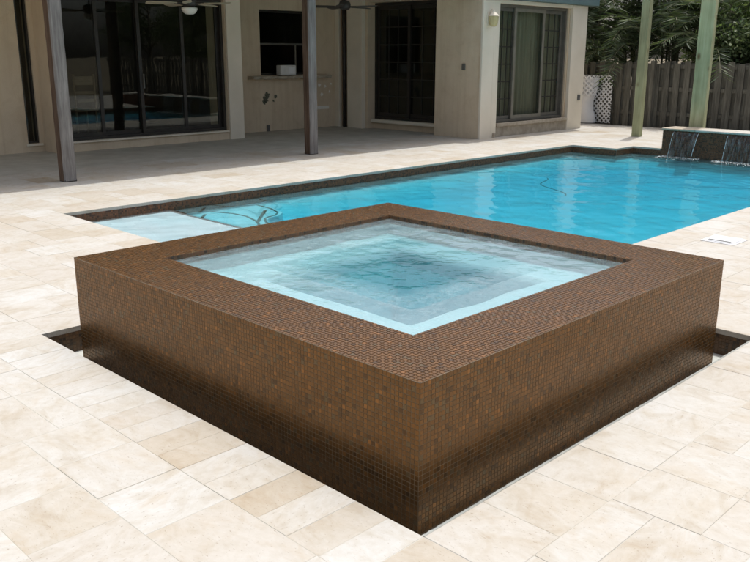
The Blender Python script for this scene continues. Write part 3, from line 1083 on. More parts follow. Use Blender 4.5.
M['foam'] = surf('water_bead', (0.7, 0.75, 0.76), (0.85, 0.88, 0.88), 30, 0.4, 0.5, 0.3)
for xa, xb, sh in ((-2.10, -1.66, 0.09), (-1.16, -0.60, 0.05), (-0.1, 0.4, 0.06)):
    nu, nv = 40, 16
    vs, fs = [], []
    for i in range(nu + 1):
        for j in range(nv + 1):
            t = j / nv
            z = WFT - 0.02 + (PW - WFT + 0.02) * t
            y = PY2 - 0.012 - 0.10 * math.sqrt(t) + 0.006 * math.sin(i * 1.3 + t * 3) * t
            x = xa + (xb - xa) * (i / nu) * (1 - 0.12 * t) + sh * t * (i / nu - 1) * .4
            vs.append((x, y, z))
    for i in range(nu):
        for j in range(nv):
            a = i * (nv + 1) + j
            fs.append((a, a + 1, a + nv + 2, a + nv + 1))
    sheet = mesh_obj('water_sheet', vs, fs, M['fall'], wf, True)
    for i in (0, nu):
        ln = [vs[i * (nv + 1) + j] for j in range(nv + 1)]
        MB().tube(ln, [0.002 + 0.0018 * (k % 3) for k in range(nv + 1)], 6).build('water_bead', M['foam'], sheet, True)

fv, ff = [], []
for xa, xb in ((-2.12, -1.68), (-1.18, -0.64), (-0.12, 0.36)):
    for _ in range(380):
        cx_, cy_ = random.uniform(xa - .12, xb + .12), PY2 - 0.05 - abs(random.gauss(0, 0.16))
        r0 = random.uniform(.002, .006)
        n = len(fv)
        z0 = PW + 0.003
        for q in range(6):
            t = q * math.pi / 3 + random.uniform(-.2, .2)
            fv.append((cx_ + r0 * 1.5 * math.cos(t), cy_ + r0 * math.sin(t), z0))
        fv.append((cx_, cy_, z0 + r0 * .7))
        ff += [(n + q, n + (q + 1) % 6, n + 6) for q in range(6)]
tag(mesh_obj('foam', fv, ff, M['foam'], wf, True), kind='stuff')


# ------------------------------------------------------------------ house
house = empty('house', (-8.0, 7.0, 0))
tag(house, 'beige stucco house with dark sliding glass doors and a deep covered patio', 'house')


def wall_yz(x, thick, y0, y1, z1, openings, name='wall', mat=None, z0=-0.05):
    """Wall in a plane of constant x (front face at x, body towards -x) with rectangular openings (y0, y1, z0, z1)."""
    mb = MB()
    ys = sorted(set([y0, y1] + [o[0] for o in openings] + [o[1] for o in openings]))
    for a, b in zip(ys, ys[1:]):
        op = [o for o in openings if o[0] <= a and o[1] >= b]
        if not op:
            mb.box((x - thick, a, z0), (x, b, z1))
        else:
            o = op[0]
            if o[2] > z0:
                mb.box((x - thick, a, z0), (x, b, o[2]))
            if o[3] < z1:
                mb.box((x - thick, a, o[3]), (x, b, z1))
    return mb.build(name, mat or M['stucco'], house)


WH = 2.95
# left end of the patio back wall, with a narrow full-height window
wall_yz(-9.40, 0.25, -6.0, 4.02, WH, [(3.74, 3.94, 0.14, 2.60)])
wall_yz(-8.95, 0.60, 4.02, 7.80, WH, [(4.22, 7.46, 0.14, 2.56)])
wall_yz(-9.80, 0.25, 7.80, 11.6, WH, [(8.93, 10.32, 1.16, 2.48)])
MB().box((-9.80, 7.78, -.05), (-9.4, 7.797, WH)).build('wall', M['stucco'], house)
# wall with the middle sliding door (faces -Y)
mb = MB()
mb.box((-6.74, 10.95, -.05), (-5.62, 11.28, WH)).box((-9.55, 11.12, -.05), (-8.84, 11.5, WH)).box((-8.84, 11.12, 2.66), (-6.74, 11.5, WH))
mb.box((-8.84, 11.30, -.05), (-6.74, 11.55, 0.13))
mb.build('wall', M['stucco'], house)
MB().box((-8.83, 11.20, 0.13), (-6.75, 11.52, 0.20), 0.01).build('sill', M['trim'], house)
# wing wall with the right sliding door (faces +X)
wall_yz(-5.66, 0.3, 11.285, 14.62, WH, [(11.55, 14.02, 0.20, 2.545)])
MB().box((-9.0, 14.32, -.05), (-5.963, 14.62, WH)).build('wall', M['stucco'], house)
MB().box((-5.655, 11.50, 0.20), (-5.57, 14.07, 0.27), 0.01).build('sill', M['sill'], house)
MB().box((-5.657, 11.46, -.04), (-5.62, 14.1, 0.198)).build('plinth', M['sill'], house)
for a, b in ((10.94, 11.47), (14.06, 14.64)):
    MB().box((-5.657, a if a > 11 else 11.29, -.05), (-5.575, b, 2.615), 0.008).build('pilaster', M['trim'], house)
MB().box((-5.617, 10.935, -.05), (-5.56, 11.283, 2.615), 0.008).build('pilaster', M['trim'], house)
MB().box((-5.657, 11.475, 2.545), (-5.595, 14.055, 2.615), 0.005).build('lintel', M['trim'], house)
# corner pilasters and a dark tube filling the gap between them
MB().box((-9.797, 11.02, -.05), (-9.66, 11.118, WH), 0.006).build('pilaster', M['trim'], house)
MB().box((-9.37, 11.0, -.05), (-8.90, 11.117, WH), 0.006).build('pilaster', M['trim'], house)
MB().tube([(-9.52, 11.06, 0), (-9.52, 11.06, WH)], 0.045, 12).build('dark_tube', M['dark_metal'], house, True)
# jambs and door sill of the left door
MB().box((-8.947, 7.47, -.05), (-8.905, 7.80, WH), 0.006).build('pilaster', M['trim'], house)
MB().box((-8.947, 4.03, -.05), (-8.905, 4.20, WH), 0.006).build('pilaster', M['trim'], house)
MB().box((-9.25, 4.23, 0.141), (-8.90, 7.45, 0.17), 0.006).build('sill', M['trim'], house)
MB().box((-9.397, 3.70, 0.10), (-9.36, 3.98, 0.14), 0.006).build('sill', M['trim'], house)
# roof over patio and wing
MB().box((-12.5, 0.6, 2.75), (-5.70, 10.93, 2.80)).build('ceiling', M['ceiling'], house)
MB().box((-12.5, 0.6, 2.803), (-5.72, 14.9, 2.98)).build('roof', M['roof'], house)
MB().box((-5.715, 0.6, 2.70), (-5.68, 10.9, 2.99)).build('fascia', M['trim'], house)
MB().box((-5.95, 0.6, 2.66), (-5.75, 10.93, 2.749)).build('beam', M['oldwood_brown'], house)
MB().box((-5.66, 11.0, 2.618), (-5.47, 14.92, 2.99), 0.006).build('fascia', M['fascia'], house)
# dim rooms behind the glass
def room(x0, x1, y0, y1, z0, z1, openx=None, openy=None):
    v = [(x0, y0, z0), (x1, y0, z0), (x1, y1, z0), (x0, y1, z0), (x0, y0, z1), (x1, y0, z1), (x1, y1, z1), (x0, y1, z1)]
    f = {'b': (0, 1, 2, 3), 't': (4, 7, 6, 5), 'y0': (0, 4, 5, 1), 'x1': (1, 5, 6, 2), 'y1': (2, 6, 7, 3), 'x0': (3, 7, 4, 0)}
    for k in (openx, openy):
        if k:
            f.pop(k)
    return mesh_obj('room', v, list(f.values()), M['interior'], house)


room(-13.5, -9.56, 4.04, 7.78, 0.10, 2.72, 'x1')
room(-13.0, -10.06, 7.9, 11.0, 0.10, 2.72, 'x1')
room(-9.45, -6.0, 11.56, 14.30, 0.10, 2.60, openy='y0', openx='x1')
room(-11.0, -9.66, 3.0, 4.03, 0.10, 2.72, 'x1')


def frame_yz(x, y0, y1, z0, z1, w, d):
    mb = MB()
    mb.box((x - d, y0, z0), (x, y0 + w, z1)).box((x - d, y1 - w, z0), (x, y1, z1))
    mb.box((x - d, y0 + w, z0), (x, y1 - w, z0 + w)).box((x - d, y0 + w, z1 - w), (x, y1 - w, z1))
    return mb


def pane_yz(x, y0, y1, z0, z1, parent):
    return MB().box((x - .006, y0, z0), (x, y1, z1)).build('pane', M['glass'], parent)


# left door: four dark sliding panels
d1 = frame_yz(-9.02, 4.225, 7.455, 0.171, 2.555, 0.05, 0.14).build('sliding_door', M['bronze'], house)
cuts = [4.275, 4.93, 5.71, 6.59, 7.405]
for k in range(4):
    xo = -9.05 - (0.05 if k in (1, 3) else 0.0)
    y0, y1 = cuts[k] - (.03 if k else 0), cuts[k + 1] + (.03 if k < 3 else 0)
    frame_yz(xo, y0, y1, 0.222, 2.504, 0.062, 0.035).build('panel', M['bronze'], d1)
    pane_yz(xo - .014, y0 + .06, y1 - .06, 0.28, 2.445, d1)
MB().box((-9.05, 5.735, 1.0), (-9.02, 5.76, 1.25), .004).build('handle', M['greyframe'], d1)
# narrow window at the left
w1 = frame_yz(-9.44, 3.743, 3.937, 0.143, 2.597, 0.03, 0.08).build('window', M['bronze'], house)
pane_yz(-9.47, 3.77, 3.91, .17, 2.57, w1)
# pass-through window with a shelf
w2 = frame_yz(-9.86, 8.933, 10.317, 1.163, 2.477, 0.045, 0.09).build('window', M['bronze'], house)
MB().box((-9.92, 8.98, 1.775), (-9.87, 10.27, 1.815)).build('meeting_rail', M['greyframe'], w2)
MB().box((-9.90, 9.93, 1.21), (-9.875, 9.96, 1.77)).build('stile', M['paleframe'], w2)
pane_yz(-9.91, 8.98, 10.27, 1.82, 2.43, w2)
vs, fs = [], []
ys = np.linspace(8.58, 10.74, 40)
for i, y in enumerate(ys):
    e1 = random.uniform(-.012, .012)
    for x, z in ((-9.80, 1.085 + random.uniform(-.02, .01)), (-9.60 + e1, 1.09 + random.uniform(-.012, .012)), (-9.58 + e1, 1.145), (-9.80, 1.15)):
        vs.append((x, y, z))
for i in range(39):
    for k in range(4):
        a, b = i * 4 + k, i * 4 + (k + 1) % 4
        fs.append((a, b, b + 4, a + 4))
fs += [(0, 3, 2, 1), (156, 157, 158, 159)]
mesh_obj('window_shelf', vs, [tuple(reversed(f)) for f in fs], M['sill'], house)
# filler patches and holes left on the wall under the shelf


def blot(y, z, r, mat, name, seed, x=-9.797, sy=1.0, sz=1.0):
    rr_ = random.Random(seed)
    k = 18
    ring = []
    for i in range(k):
        t = 2 * math.pi * i / k
        q = r * rr_.uniform(0.55, 1.1)
        ring.append((y + q * math.cos(t) * sy, z + q * math.sin(t) * sz))
    vs = [(x, a, b) for a, b in ring] + [(x + .006, y + (a - y) * .8, z + (b - z) * .8) for a, b in ring]
    fs = [(i, (i + 1) % k, k + (i + 1) % k, k + i) for i in range(k)] + [tuple(range(k, 2 * k))]
    return mesh_obj(name, vs, fs, mat, house)


for y, z, r, s in ((9.02, 0.66, 0.09, 1), (9.07, 0.76, 0.07, 2), (9.30, 0.72, 0.05, 3), (9.24, 0.63, 0.03, 4), (9.0, .6, .05, 5)):
    blot(y, z, r, M['patch'], 'wall_hole', s)
for y, z, r, s in ((10.55, 0.93, 0.05, 6), (10.72, 0.90, 0.04, 7), (10.62, 0.72, 0.05, 8), (10.45, .80, .035, 9), (10.85, .78, .03, 10), (10.9, .95, .03, 12)):
    blot(y, z, r, M['render_patch'], 'filler_patch', s)
MB().box((-9.797, 10.30, 0.40), (-9.785, 10.82, 0.47)).build('filler_patch', M['render_patch'], house)
MB().box((-9.80, 9.03, 0.0), (-9.76, 9.10, 0.13), .004).build('outlet_box', M['box_grey'], house)
# middle door: dark, with a grid of bars
d2 = MB()
yD = 11.34
for a, b, z0, z1 in ((-8.835, -8.78, 0.201, 2.655), (-6.80, -6.745, 0.201, 2.655)):
    d2.box((a, yD, z0), (b, yD + .12, z1))
d2.box((-8.78, yD, 0.201), (-6.80, yD + .12, 0.26)).box((-8.78, yD, 2.60), (-6.80, yD + .12, 2.655))
d2 = d2.build('sliding_door', M['bronze'], house)
for a, b, yo in ((-8.78, -7.82, 0.03), (-7.90, -6.80, 0.075)):
    mb = MB()
    mb.box((a, yD + yo, .262), (a + .07, yD + yo + .035, 2.598)).box((b - .07, yD + yo, .262), (b, yD + yo + .035, 2.598))
    mb.box((a + .07, yD + yo, .262), (b - .07, yD + yo + .035, .34)).box((a + .07, yD + yo, 2.52), (b - .07, yD + yo + .035, 2.598))
    mb.build('panel', M['bronze'], d2)
    MB().box((a + .07, yD + yo + .012, .34), (b - .07, yD + yo + .018, 2.52)).build('pane', M['glass'], d2)
    for k in range(1, 6):
        z = .34 + (2.52 - .34) * k / 6
        MB().box((a + .07, yD + yo - .004, z - .012), (b - .07, yD + yo + .011, z + .012)).build('muntin', M['bronze'], d2)
    for k in (1, 2):
        x = a + .07 + (b - a - .14) * k / 3
        MB().box((x - .010, yD + yo - .003, .341), (x + .010, yD + yo + .0105, 2.519)).build('muntin', M['bronze'], d2)
MB().box((-6.875, yD + .04, 1.18), (-6.845, yD + .073, 1.42), .004).build('handle', M['white_metal'], d2)
# right door: three grey panels, the outer two with a grid, blinds behind
d3 = frame_yz(-5.70, 11.553, 14.017, 0.271, 2.542, 0.05, 0.13).build('sliding_door', M['greyframe'], house)
xs_ = [11.603, 12.20, 13.20, 13.967]
for k in range(3):
    xo = -5.725 - (0.0 if k == 1 else 0.05)
    y0, y1 = xs_[k] - (.035 if k else 0), xs_[k + 1] + (.035 if k < 2 else 0)
    frame_yz(xo, y0, y1, .322, 2.49, .07, .035).build('panel', M['paleframe'] if k == 1 else M['greyframe'], d3)
    pane_yz(xo - .014, y0 + .068, y1 - .068, .39, 2.42, d3)
    if k != 1:
        for q in range(1, 6):
            z = .39 + (2.42 - .39) * q / 6
            MB().box((xo - .012, y0 + .07, z - .011), (xo + .002, y1 - .07, z + .011)).build('muntin', M['bronze'], d3)
        for q in (1, 2):
            y = y0 + .07 + (y1 - y0 - .14) * q / 3
            MB().box((xo - .0115, y - .009, .391), (xo + .0015, y + .009, 2.419)).build('muntin', M['bronze'], d3)
vs, fs = [], []
for i in range(121):
    y = 11.6 + 2.38 * i / 120
    x = -5.90 + 0.03 * math.sin(i * 1.05) + .01 * math.sin(i * .37)
    vs += [(x, y, .25), (x, y, 2.55)]
fs = [(2 * i, 2 * i + 2, 2 * i + 3, 2 * i + 1) for i in range(120)]
mesh_obj('curtain', vs, fs, M['curtain'], d3, True)
# small fixtures on the wall
MB().box((-6.05, 10.925, 1.30), (-5.97, 10.95, 1.42), .004).build('switch_plate', M['greyframe'], house)
MB().box((-5.575, 14.42, 0.62), (-5.545, 14.50, 0.74), .004).build('outlet_box', M['box_grey'], house)
MB().box((-5.575, 11.36, 0.02), (-5.545, 11.44, 0.09), .004).build('outlet_box', M['sill'], house)

# wall lantern
ln = empty('wall_lantern', (-5.56, 11.10, 2.08))
tag(ln, 'small amber glass wall lantern on the white pilaster beside the gridded patio door', 'wall lamp')
MB().box((-5.565, 11.04, 2.10), (-5.545, 11.16, 2.36), .005).build('back_plate', M['trim'], ln)
MB().lathe([(0.035, 0), (0.075, 0.03), (0.095, 0.16), (0.09, 0.19)], (-5.45, 11.10, 2.10), 8).build('glass_shade', M['amber'], ln)
MB().lathe([(0.10, 0), (0.085, 0.02), (0.03, 0.07), (0.012, 0.11)], (-5.45, 11.10, 2.293), 8).build('cap', M['trim'], ln)
MB().tube([(-5.546, 11.10, 2.33), (-5.50, 11.10, 2.42), (-5.45, 11.10, 2.40)], 0.010, 8).build('arm', M['trim'], ln)

# white box on the window shelf
wb = empty('appliance_box', (-9.69, 9.55, 1.152))
tag(wb, 'small white boxy appliance standing on the shelf of the pass-through window', 'appliance')
MB().box((-9.78, 9.32, 1.160), (-9.62, 9.74, 1.365), .012).build('body', M['white_metal'], wb)
MB().box((-9.619, 9.52, 1.19), (-9.612, 9.70, 1.33), .003).build('front_panel', M['white_plastic'], wb)
for q in (9.36, 9.70):
    MB().box((-9.72, q - .02, 1.152), (-9.66, q + .02, 1.1605)).build('foot', M['dark_metal'], wb)


# ladder-back chair standing inside behind the left door
ch = empty('ladder_back_chair', (-10.9, 5.45, 0.10))
tag(ch, 'tan ladder-back chair standing inside behind the four-panel glass door', 'chair')
M['chair'] = surf('tan_chair_wood', (0.20, 0.15, 0.09), (0.27, 0.20, 0.13), 8, 0.5, 0.4, 0.1, stretch=(1, 1, 5))
for dx_, dy_, hh_ in ((-.2, -.2, .43), (-.2, .2, .43), (.2, -.2, 1.12), (.2, .2, 1.12)):
    MB().tube([(-10.9 + dx_, 5.45 + dy_, .101), (-10.9 + dx_, 5.45 + dy_, .10 + hh_)], 0.02, 8).build('leg', M['chair'], ch, True)
MB().box((-11.13, 5.22, .531), (-10.67, 5.68, .575), .012).build('seat', M['chair'], ch)
for z_, h_ in ((.70, .06), (.85, .06), (1.02, .16)):
    MB().box((-10.71, 5.271, z_), (-10.689, 5.629, z_ + h_), .006).build('slat', M['chair'], ch)

# ------------------------------------------------------------------ patio posts
def old_post(x, y, h, w, label, seed):
    r_ = random.Random(seed)
    o = empty('patio_post', (x, y, 0))
    tag(o, label, 'post', 'weathered posts along the patio edge')
    s, c = w / 2, 0.018
    ring = [(-s + c, -s), (s - c, -s), (s, -s + c), (s, s - c), (s - c, s), (-s + c, s), (-s, s - c), (-s, -s + c)]
    vs, fs, mi = [], [], []
    nz = 24
    for j in range(nz + 1):
        z = h * j / nz
        for (a, b) in ring:
            vs.append((x + a + r_.uniform(-.002, .002), y + b + r_.uniform(-.002, .002), z + 0.012))
    for j in range(nz):
        for k in range(8):
            a, b = j * 8 + k, j * 8 + (k + 1) % 8
            fs.append((a, b, b + 8, a + 8))
            mi.append(1 if k == 0 else 0)
    fs.append(tuple(range(nz * 8, nz * 8 + 8)))
    mi.append(0)
    mesh_obj('shaft', vs, fs, [M['oldwood_grey'], M['oldwood_brown']], o, False, mi)
    MB().box((x - s * .93, y - s * .93, 0.001), (x + s * .93, y + s * .93, 0.03)).build('base_shoe', M['dark_metal'], o)
    return o


old_post(-5.85, 2.72, 2.70, 0.17, 'weathered grey and brown wooden post in front of the four-panel glass door', 1)
old_post(-5.96, 6.96, 2.70, 0.17, 'weathered grey and brown wooden post in front of the window with a shelf', 2)


def green_post(x, y, w, h, label, seed, rz=0.0, lean=(0, 0)):
    r_ = random.Random(seed)
    s, c = w / 2, 0.012
    ring = [(-s + c, -s), (s - c, -s), (s, -s + c), (s, s - c), (s - c, s), (-s + c, s), (-s, s - c), (-s, -s + c)]
    ca, sa = math.cos(rz), math.sin(rz)
    vs, fs = [], []
    nz = 24
    for j in range(nz + 1):
        z = -0.04 + (h + .04) * j / nz
        for (a, b) in ring:
            vs.append((a * ca - b * sa + lean[0] * z + r_.uniform(-.0015, .0015), a * sa + b * ca + lean[1] * z + r_.uniform(-.0015, .0015), z))
    for j in range(nz):
        for k in range(8):
            a, b = j * 8 + k, j * 8 + (k + 1) % 8
            fs.append((a, b, b + 8, a + 8))
    fs.append(tuple(range(nz * 8, nz * 8 + 8)))
    o = mesh_obj('timber_post', vs, fs, M['greenwood'])
    o.location = (x, y, 0)
    tag(o, label, 'post', 'green treated posts by the fence')
    return o


green_post(-3.72, 13.72, 0.165, 3.3, 'slim green-tinted treated timber post standing on the deck near the white lattice', 3, 0.1)
green_post(-2.02, 12.66, 0.245, 3.4, 'thick green-tinted treated timber post standing behind the waterfall wall', 4, 0.25)


# ------------------------------------------------------------------ ceiling fans
def fan(x, y, z_hub, label, blade_mat, body_mat, light, ang0, Rb=0.68, nb=5):
    o = empty('ceiling_fan', (x, y, z_hub))
    tag(o, label, 'ceiling fan')
    MB().tube([(x, y, z_hub + .12), (x, y, 2.748)], 0.014, 10).build('down_rod', body_mat, o, True)
    MB().lathe([(0.02, 0.17), (0.09, 0.15), (0.115, 0.10), (0.115, 0.04), (0.08, 0.0)][::-1], (x, y, z_hub), 20).build('motor', body_mat, o, True)
    for k in range(nb):
        a = ang0 + 2 * math.pi * k / nb
        u = Vector((math.cos(a), math.sin(a), 0))
        v = Vector((-math.sin(a), math.cos(a), 0.22)).normalized()
        c = Vector((x, y, z_hub + .05))
        prof = [(0.20, .045), (0.30, .062), (0.55, .07), (Rb - .03, .066), (Rb, .045)]
        vs, fs = [], []
        for r_, w_ in prof:
            for s, t in ((-1, .004), (1, .004), (1, -.004), (-1, -.004)):
                vs.append(tuple(c + u * r_ + v * w_ * s + Vector((0, 0, t))))
        for i in range(len(prof) - 1):
            for q in range(4):
                p0, p1 = i * 4 + q, i * 4 + (q + 1) % 4
                fs.append((p0, p1, p1 + 4, p0 + 4))
        fs += [(3, 2, 1, 0), tuple(range(len(vs) - 4, len(vs)))]
        bl = mesh_obj('blade', vs, fs, blade_mat, o)
        MB().tube([tuple(c + u * .10), tuple(c + u * .24)], 0.012, 6).build('blade_arm', body_mat, bl)
    if light:
        MB().lathe([(0.0, -0.115), (0.06, -0.11), (0.10, -0.085), (0.125, -0.04), (0.125, -0.012)], (x, y, z_hub), 20).build('light_bowl', M['frosted'], o, True)
    return o


fan(-7.4, 5.70, 2.31, 'ceiling fan with pale blades and a white glass light bowl', M['fan_blade'], M['dark_metal'], True, 0.62)
fan(-7.6, 9.28, 2.41, 'dark ceiling fan without a lamp hanging near the corner pilasters', M['dark_metal'], M['dark_metal'], False, 0.35)

# ------------------------------------------------------------------ skimmer lid
sk = empty('skimmer_lid', (1.60, 5.22, 0))
tag(sk, 'white square plastic skimmer cover set into the travertine beside the pool', 'skimmer lid')
MB().box((1.45, 5.08, 0.001), (1.75, 5.38, 0.006), 0.002).build('rim', M['white_plastic'], sk)
lid = MB().box((1.475, 5.10, 0.0065), (1.725, 5.36, 0.013), 0.003).build('cover', M['white_plastic'], sk)
MB().box((1.50, 5.115, 0.0131), (1.70, 5.155, 0.0142)).build('shadow_strip', M['box_grey'], lid)  # grey strip painted in as the shadow streak along the lid edge

# ------------------------------------------------------------------ fence
fence = empty('wooden_fence', (-3, 16.3, 0))
tag(fence, 'tall weathered dark wooden board fence behind the waterfall wall', 'fence')
FY = 16.30
for z in (0.25, 0.80, 1.30):
    MB().box((-9.0, FY + .02, z), (12.0, FY + .058, z + .085)).build('rail', M['fence'], fence)
xx = -9.0
k = 0
bm_cache = {}
while xx < 12.0:
    w = random.choice((0.135, 0.14, 0.145))
    h = round(random.choice((1.42, 1.44, 1.46, 1.48)), 2)
    back = k % 2
    key = (w, h)
    if key not in bm_cache:
        t = .019
        vs, fs = [], []
        prof = [(-w / 2, 0.0), (w / 2, 0.0), (w / 2, h - .03), (w / 2 - .025, h), (-w / 2 + .025, h), (-w / 2, h - .03)]
        vs = [(a, 0, b) for a, b in prof] + [(a, t, b) for a, b in prof]
        fs = [(0, 1, 2, 3, 4, 5), (11, 10, 9, 8, 7, 6)] + [(i, i + 6, (i + 1) % 6 + 6, (i + 1) % 6) for i in range(6)]
        me = bpy.data.meshes.new('board')
        me.from_pydata(vs, [], fs)
        me.materials.append(M['fence'])
        me.update()
        bm_cache[key] = me
    o = bpy.data.objects.new('board', bm_cache[key])
    o.location = (xx + w / 2 - fence.location.x, (0.0585 if back else 0.0005) + random.uniform(0, .0) - (0 if back else 0.0), random.uniform(-.03, .0))
    o.location.y = (FY + .0585 if back else FY + 0.0005) - fence.location.y
    o.rotation_euler = (0, random.uniform(-.012, .012), 0)
    link(o, fence)
    xx += 0.118
    k += 1
for x in (-7.2, -4.8, -2.35, 0.05, 2.4, 4.8, 7.2, 9.6):
    MB().box((x, FY - .11, -.05), (x + .095, FY - .001, 1.47), .004).build('fence_post', M['fence'], fence)

# ------------------------------------------------------------------ lattice
m_l = M['white_plastic']
lat = empty('lattice_panel', (-5.9, 16.1, 0))
tag(lat, 'white plastic garden lattice, partly rolled up, leaning against the wooden fence', 'lattice')


def lattice(path, z0, z1, name, sp=0.080, w=0.034):
    """Diagonal strips on a vertical sheet that follows a path in plan."""
    pts_ = [Vector(p) for p in path]
    cum = [0]
    for a, b in zip(pts_, pts_[1:]):
        cum.append(cum[-1] + (b - a).length)
    L = cum[-1]

    def at(s):
        s = min(max(s, 0), L)
        for i in range(len(cum) - 1):
            if s <= cum[i + 1] + 1e-9:
                t = (s - cum[i]) / max(cum[i + 1] - cum[i], 1e-9)
                p = pts_[i].lerp(pts_[i + 1], t)
                d = (pts_[i + 1] - pts_[i]).normalized()
                return p, Vector((-d.y, d.x))
        return pts_[-1], Vector((0, 1))
    H = z1 - z0
    mb_ = MB()
    step_ = sp * math.sqrt(2)
    for sgn in (1, -1):
        k_ = -H
        while k_ < L + H:
            q = []
            n_ = 40
            for i in range(n_ + 1):
                z = H * i / n_
                s = k_ + (z if sgn > 0 else H - z)
                if 0 <= s <= L:
                    q.append((s, z))
            if len(q) >= 2:
                vs, fs = [], []
                for s, z in q:
                    for ds in (-w * .7, w * .7):
                        p, nn = at(s + ds)
                        for off in (0.0005, 0.005):
                            p2 = p + nn * (off * sgn)
                            vs.append((p2.x, p2.y, z0 + z))
                for i in range(len(q) - 1):
                    a = i * 4
                    for (i0, i1) in ((0, 2), (1, 3), (0, 1), (2, 3)):
                        fs.append((a + i0, a + i1, a + 4 + i1, a + 4 + i0))
                mb_.add(vs, fs)
            k_ += step_
    return mb_.build(name, m_l, lat)


lattice([(-6.75, 16.20), (-5.72, 16.20)], 0.02, 1.13, 'flat_sheet')
cs_v, cs_f = [], []
nzc, nac = 20, 28
for j in range(nzc + 1):
    z = 0.02 + 1.04 * j / nzc
    t_ = j / nzc
    half = 0.36 - 0.10 * math.sin(math.pi * min(1, t_ * 1.15)) ** 2 + 0.03 * t_
    for k in range(nac + 1):
        a = math.pi * (0.02 + 0.96 * k / nac)
        for off in (0.0, 0.006):
            cs_v.append((-6.40 - (half - off) * math.cos(a), 16.08 - (0.26 - off) * math.sin(a), z))
for j in range(nzc):
    for k in range(nac):
        a = (j * (nac + 1) + k) * 2
        b = a + (nac + 1) * 2
        cs_f += [(a, a + 2, b + 2, b), (a + 1, b + 1, b + 3, a + 3)]
mesh_obj('curled_sheet', cs_v, cs_f, M['white_plastic'], lat, True)
lattice([(-6.78, 16.09), (-6.72, 15.92), (-6.56, 15.81), (-6.40, 15.79), (-6.22, 15.81), (-6.08, 15.90), (-6.02, 16.03)], 0.66, 1.12, 'rolled_sheet')


# ------------------------------------------------------------------ plants beyond the fence
def leaf_mesh(name, centers, dirs, length, width, mat, parent, r):
    n = len(centers)
    C = np.asarray(centers)
    D = np.asarray(dirs)
    D = D / np.linalg.norm(D, axis=1, keepdims=True)
    A = r.normal(size=(n, 3))
    S = np.cross(D, A)
    S /= np.linalg.norm(S, axis=1, keepdims=True)
    U = np.cross(S, D)
    Ls = (length * r.uniform(.6, 1.3, n))[:, None]
    Ws = (width * r.uniform(.6, 1.3, n))[:, None]
    V = np.stack([C, C + D * Ls * .45 + S * Ws + U * Ws * .25, C + D * Ls, C + D * Ls * .45 - S * Ws + U * Ws * .25], 1).reshape(-1, 3)
    F = np.arange(n * 4).reshape(-1, 4)
    return quads_mesh(name, V, F, mat, parent)


def palm_clump(x, y, h, ncane, label, seed, spread=0.5):
    r = np.random.default_rng(seed)
    o = empty('palm_clump', (x, y, -.05))
    tag(o, label, 'palm', 'palms beyond the fence')
    Cn, Dn = [], []
    rach = MB()
    for c in range(ncane):
        a = r.uniform(0, 6.28)
        b = np.array([x + spread * .5 * r.uniform(0, 1) * math.cos(a), y + spread * .5 * r.uniform(0, 1) * math.sin(a), -.05])
        hh = h * r.uniform(.45, 1.0)
        top = b + np.array([math.cos(a) * .35 * r.uniform(.2, 1), math.sin(a) * .35 * r.uniform(.2, 1), hh])
        mid = (b + top) / 2 + np.array([math.cos(a) * -.06, math.sin(a) * -.06, 0])
        MB().tube([b, mid, top], [0.032, 0.026, 0.018], 7).build('trunk', M['cane'], o, True)
        for f in range(int(r.integers(7, 10))):
            fa = r.uniform(0, 6.28)
            el = r.uniform(.5, 1.25)
            L = r.uniform(1.0, 1.7)
            p = top + np.array([0, 0, r.uniform(-.5, .1) * hh * .4])
            d = np.array([math.cos(fa) * math.cos(el), math.sin(fa) * math.cos(el), math.sin(el)])
            line = [p]
            ns = 14
            for s in range(ns):
                d = d + np.array([0, 0, -.11])
                d /= np.linalg.norm(d)
                p = p + d * L / ns
                line.append(p)
                side = np.cross(d, [0, 0, 1])
                side /= np.linalg.norm(side) + 1e-9
                if s > 1:
                    for sg in (-1, 1):
                        for q in (0, .5):
                            ld = side * sg * .85 + d * .65 + np.array([0, 0, .15 - .4 * r.uniform()])
                            Cn.append(p + d * L / ns * q)
                            Dn.append(ld)
            rach.tube(line, [0.008] * len(line), 4, False)
    rach.build('frond_stem', M['cane'], o)
    cr = leaf_mesh('crown', Cn, Dn, 0.34, 0.016, M['leaf_a'], o, r)
    return o


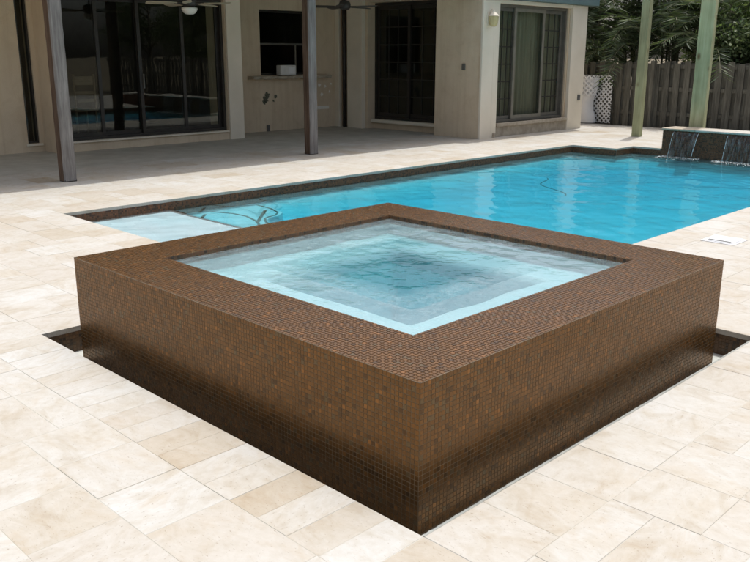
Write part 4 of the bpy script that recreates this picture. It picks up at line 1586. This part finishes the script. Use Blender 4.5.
def broad_tree(x, y, h, rad, label, seed, n=9000, mat='leaf_b', low=0.25):
    r = np.random.default_rng(seed)
    o = empty('broadleaf_tree', (x, y, -.05))
    tag(o, label, 'tree', 'trees beyond the fence')
    tr_ = MB()
    tips = []
    tr_.tube([(x, y, -.05), (x + .05, y, h * .25), (x - .04, y + .05, h * .5), (x, y, h * .8)], [.11, .09, .065, .03], 9)
    for k in range(16):
        z = h * r.uniform(low, .8)
        a = r.uniform(0, 6.28)
        L = rad * r.uniform(.5, 1.0)
        p0 = np.array([x, y, z])
        p1 = p0 + np.array([math.cos(a) * L * .5, math.sin(a) * L * .5, L * .3])
        p2 = p0 + np.array([math.cos(a) * L, math.sin(a) * L, L * .45])
        tr_.tube([p0, p1, p2], [.04, .025, .01], 6)
        tips += [p1, p2, (p1 + p2) / 2 + r.normal(0, .1, 3)]
    tips.append(np.array([x, y, h * .85]))
    tr_.build('trunk', M['bark'], o, True)
    tips = np.array(tips)
    per = n // len(tips)
    C = np.concatenate([t + r.normal(0, 1, (per, 3)) * r.uniform(.16, .34) * np.array([1, 1, .8]) for t in tips])
    D = r.normal(size=(len(C), 3)) + np.array([0, 0, -.3])
    leaf_mesh('crown', C, D, 0.11, 0.028, M[mat], o, r)
    return o


palms = [(-8.6, 17.4, 3.4), (-7.2, 17.7, 3.8), (-6.0, 17.2, 3.2), (-5.0, 17.9, 4.0), (-4.0, 17.3, 3.4), (-6.6, 18.9, 4.6), (-4.6, 19.2, 4.8), (-8.4, 19.0, 4.6)]
lab_p = ['slender palm clump beyond the fence, behind the house corner', 'tall palm clump beyond the fence, above the white lattice', 'low leafy palm clump right behind the fence at the lattice',
         'palm clump beyond the fence, just beside the slim green post', 'palm clump beyond the fence, between the two green posts', 'tall back-row palm clump behind the lattice palms',
         'tallest back-row palm clump seen behind the slim green post', 'back-row palm clump hidden mostly by the house corner']
for i, (x, y, h) in enumerate(palms):
    palm_clump(x, y, h, 9, lab_p[i], 100 + i, 0.9)
trees = [(-2.9, 17.6, 3.2, 1.3, 'bushy broadleaf tree beyond the fence, left of the thick green post'), (-1.7, 17.3, 2.9, 1.2, 'bright green bushy tree beyond the fence, behind the thick green post'),
         (-0.6, 17.9, 3.6, 1.4, 'broadleaf tree beyond the fence, above the far end of the waterfall wall'), (-3.2, 19.6, 4.8, 1.8, 'large dark back-row tree rising behind the palms and green posts'),
         (-0.9, 20.2, 5.0, 2.0, 'large back-row tree standing behind the bushy trees'), (1.2, 18.2, 3.6, 1.5, 'broadleaf tree beyond the fence past the thick green post'),
         (-6.0, 21.0, 5.5, 2.2, 'big dark tree rising behind the back-row palms'),
         (3.6, 18.4, 4.6, 1.9, 'tall tree beyond the long fence, third past the thick green post'), (6.2, 18.2, 5.0, 2.0, 'tall tree beyond the long fence, fourth past the thick green post'),
         (8.8, 18.6, 4.8, 2.0, 'tall tree beyond the long fence, near its far end'), (11.4, 18.0, 5.0, 2.0, 'tall tree at the very end of the long fence')]
for i, (x, y, h, rd, lb) in enumerate(trees):
    broad_tree(x, y, h, rd, lb, 300 + i, 11000, 'leaf_b' if i in (0, 1, 2, 5) else 'leaf_a', 0.2)
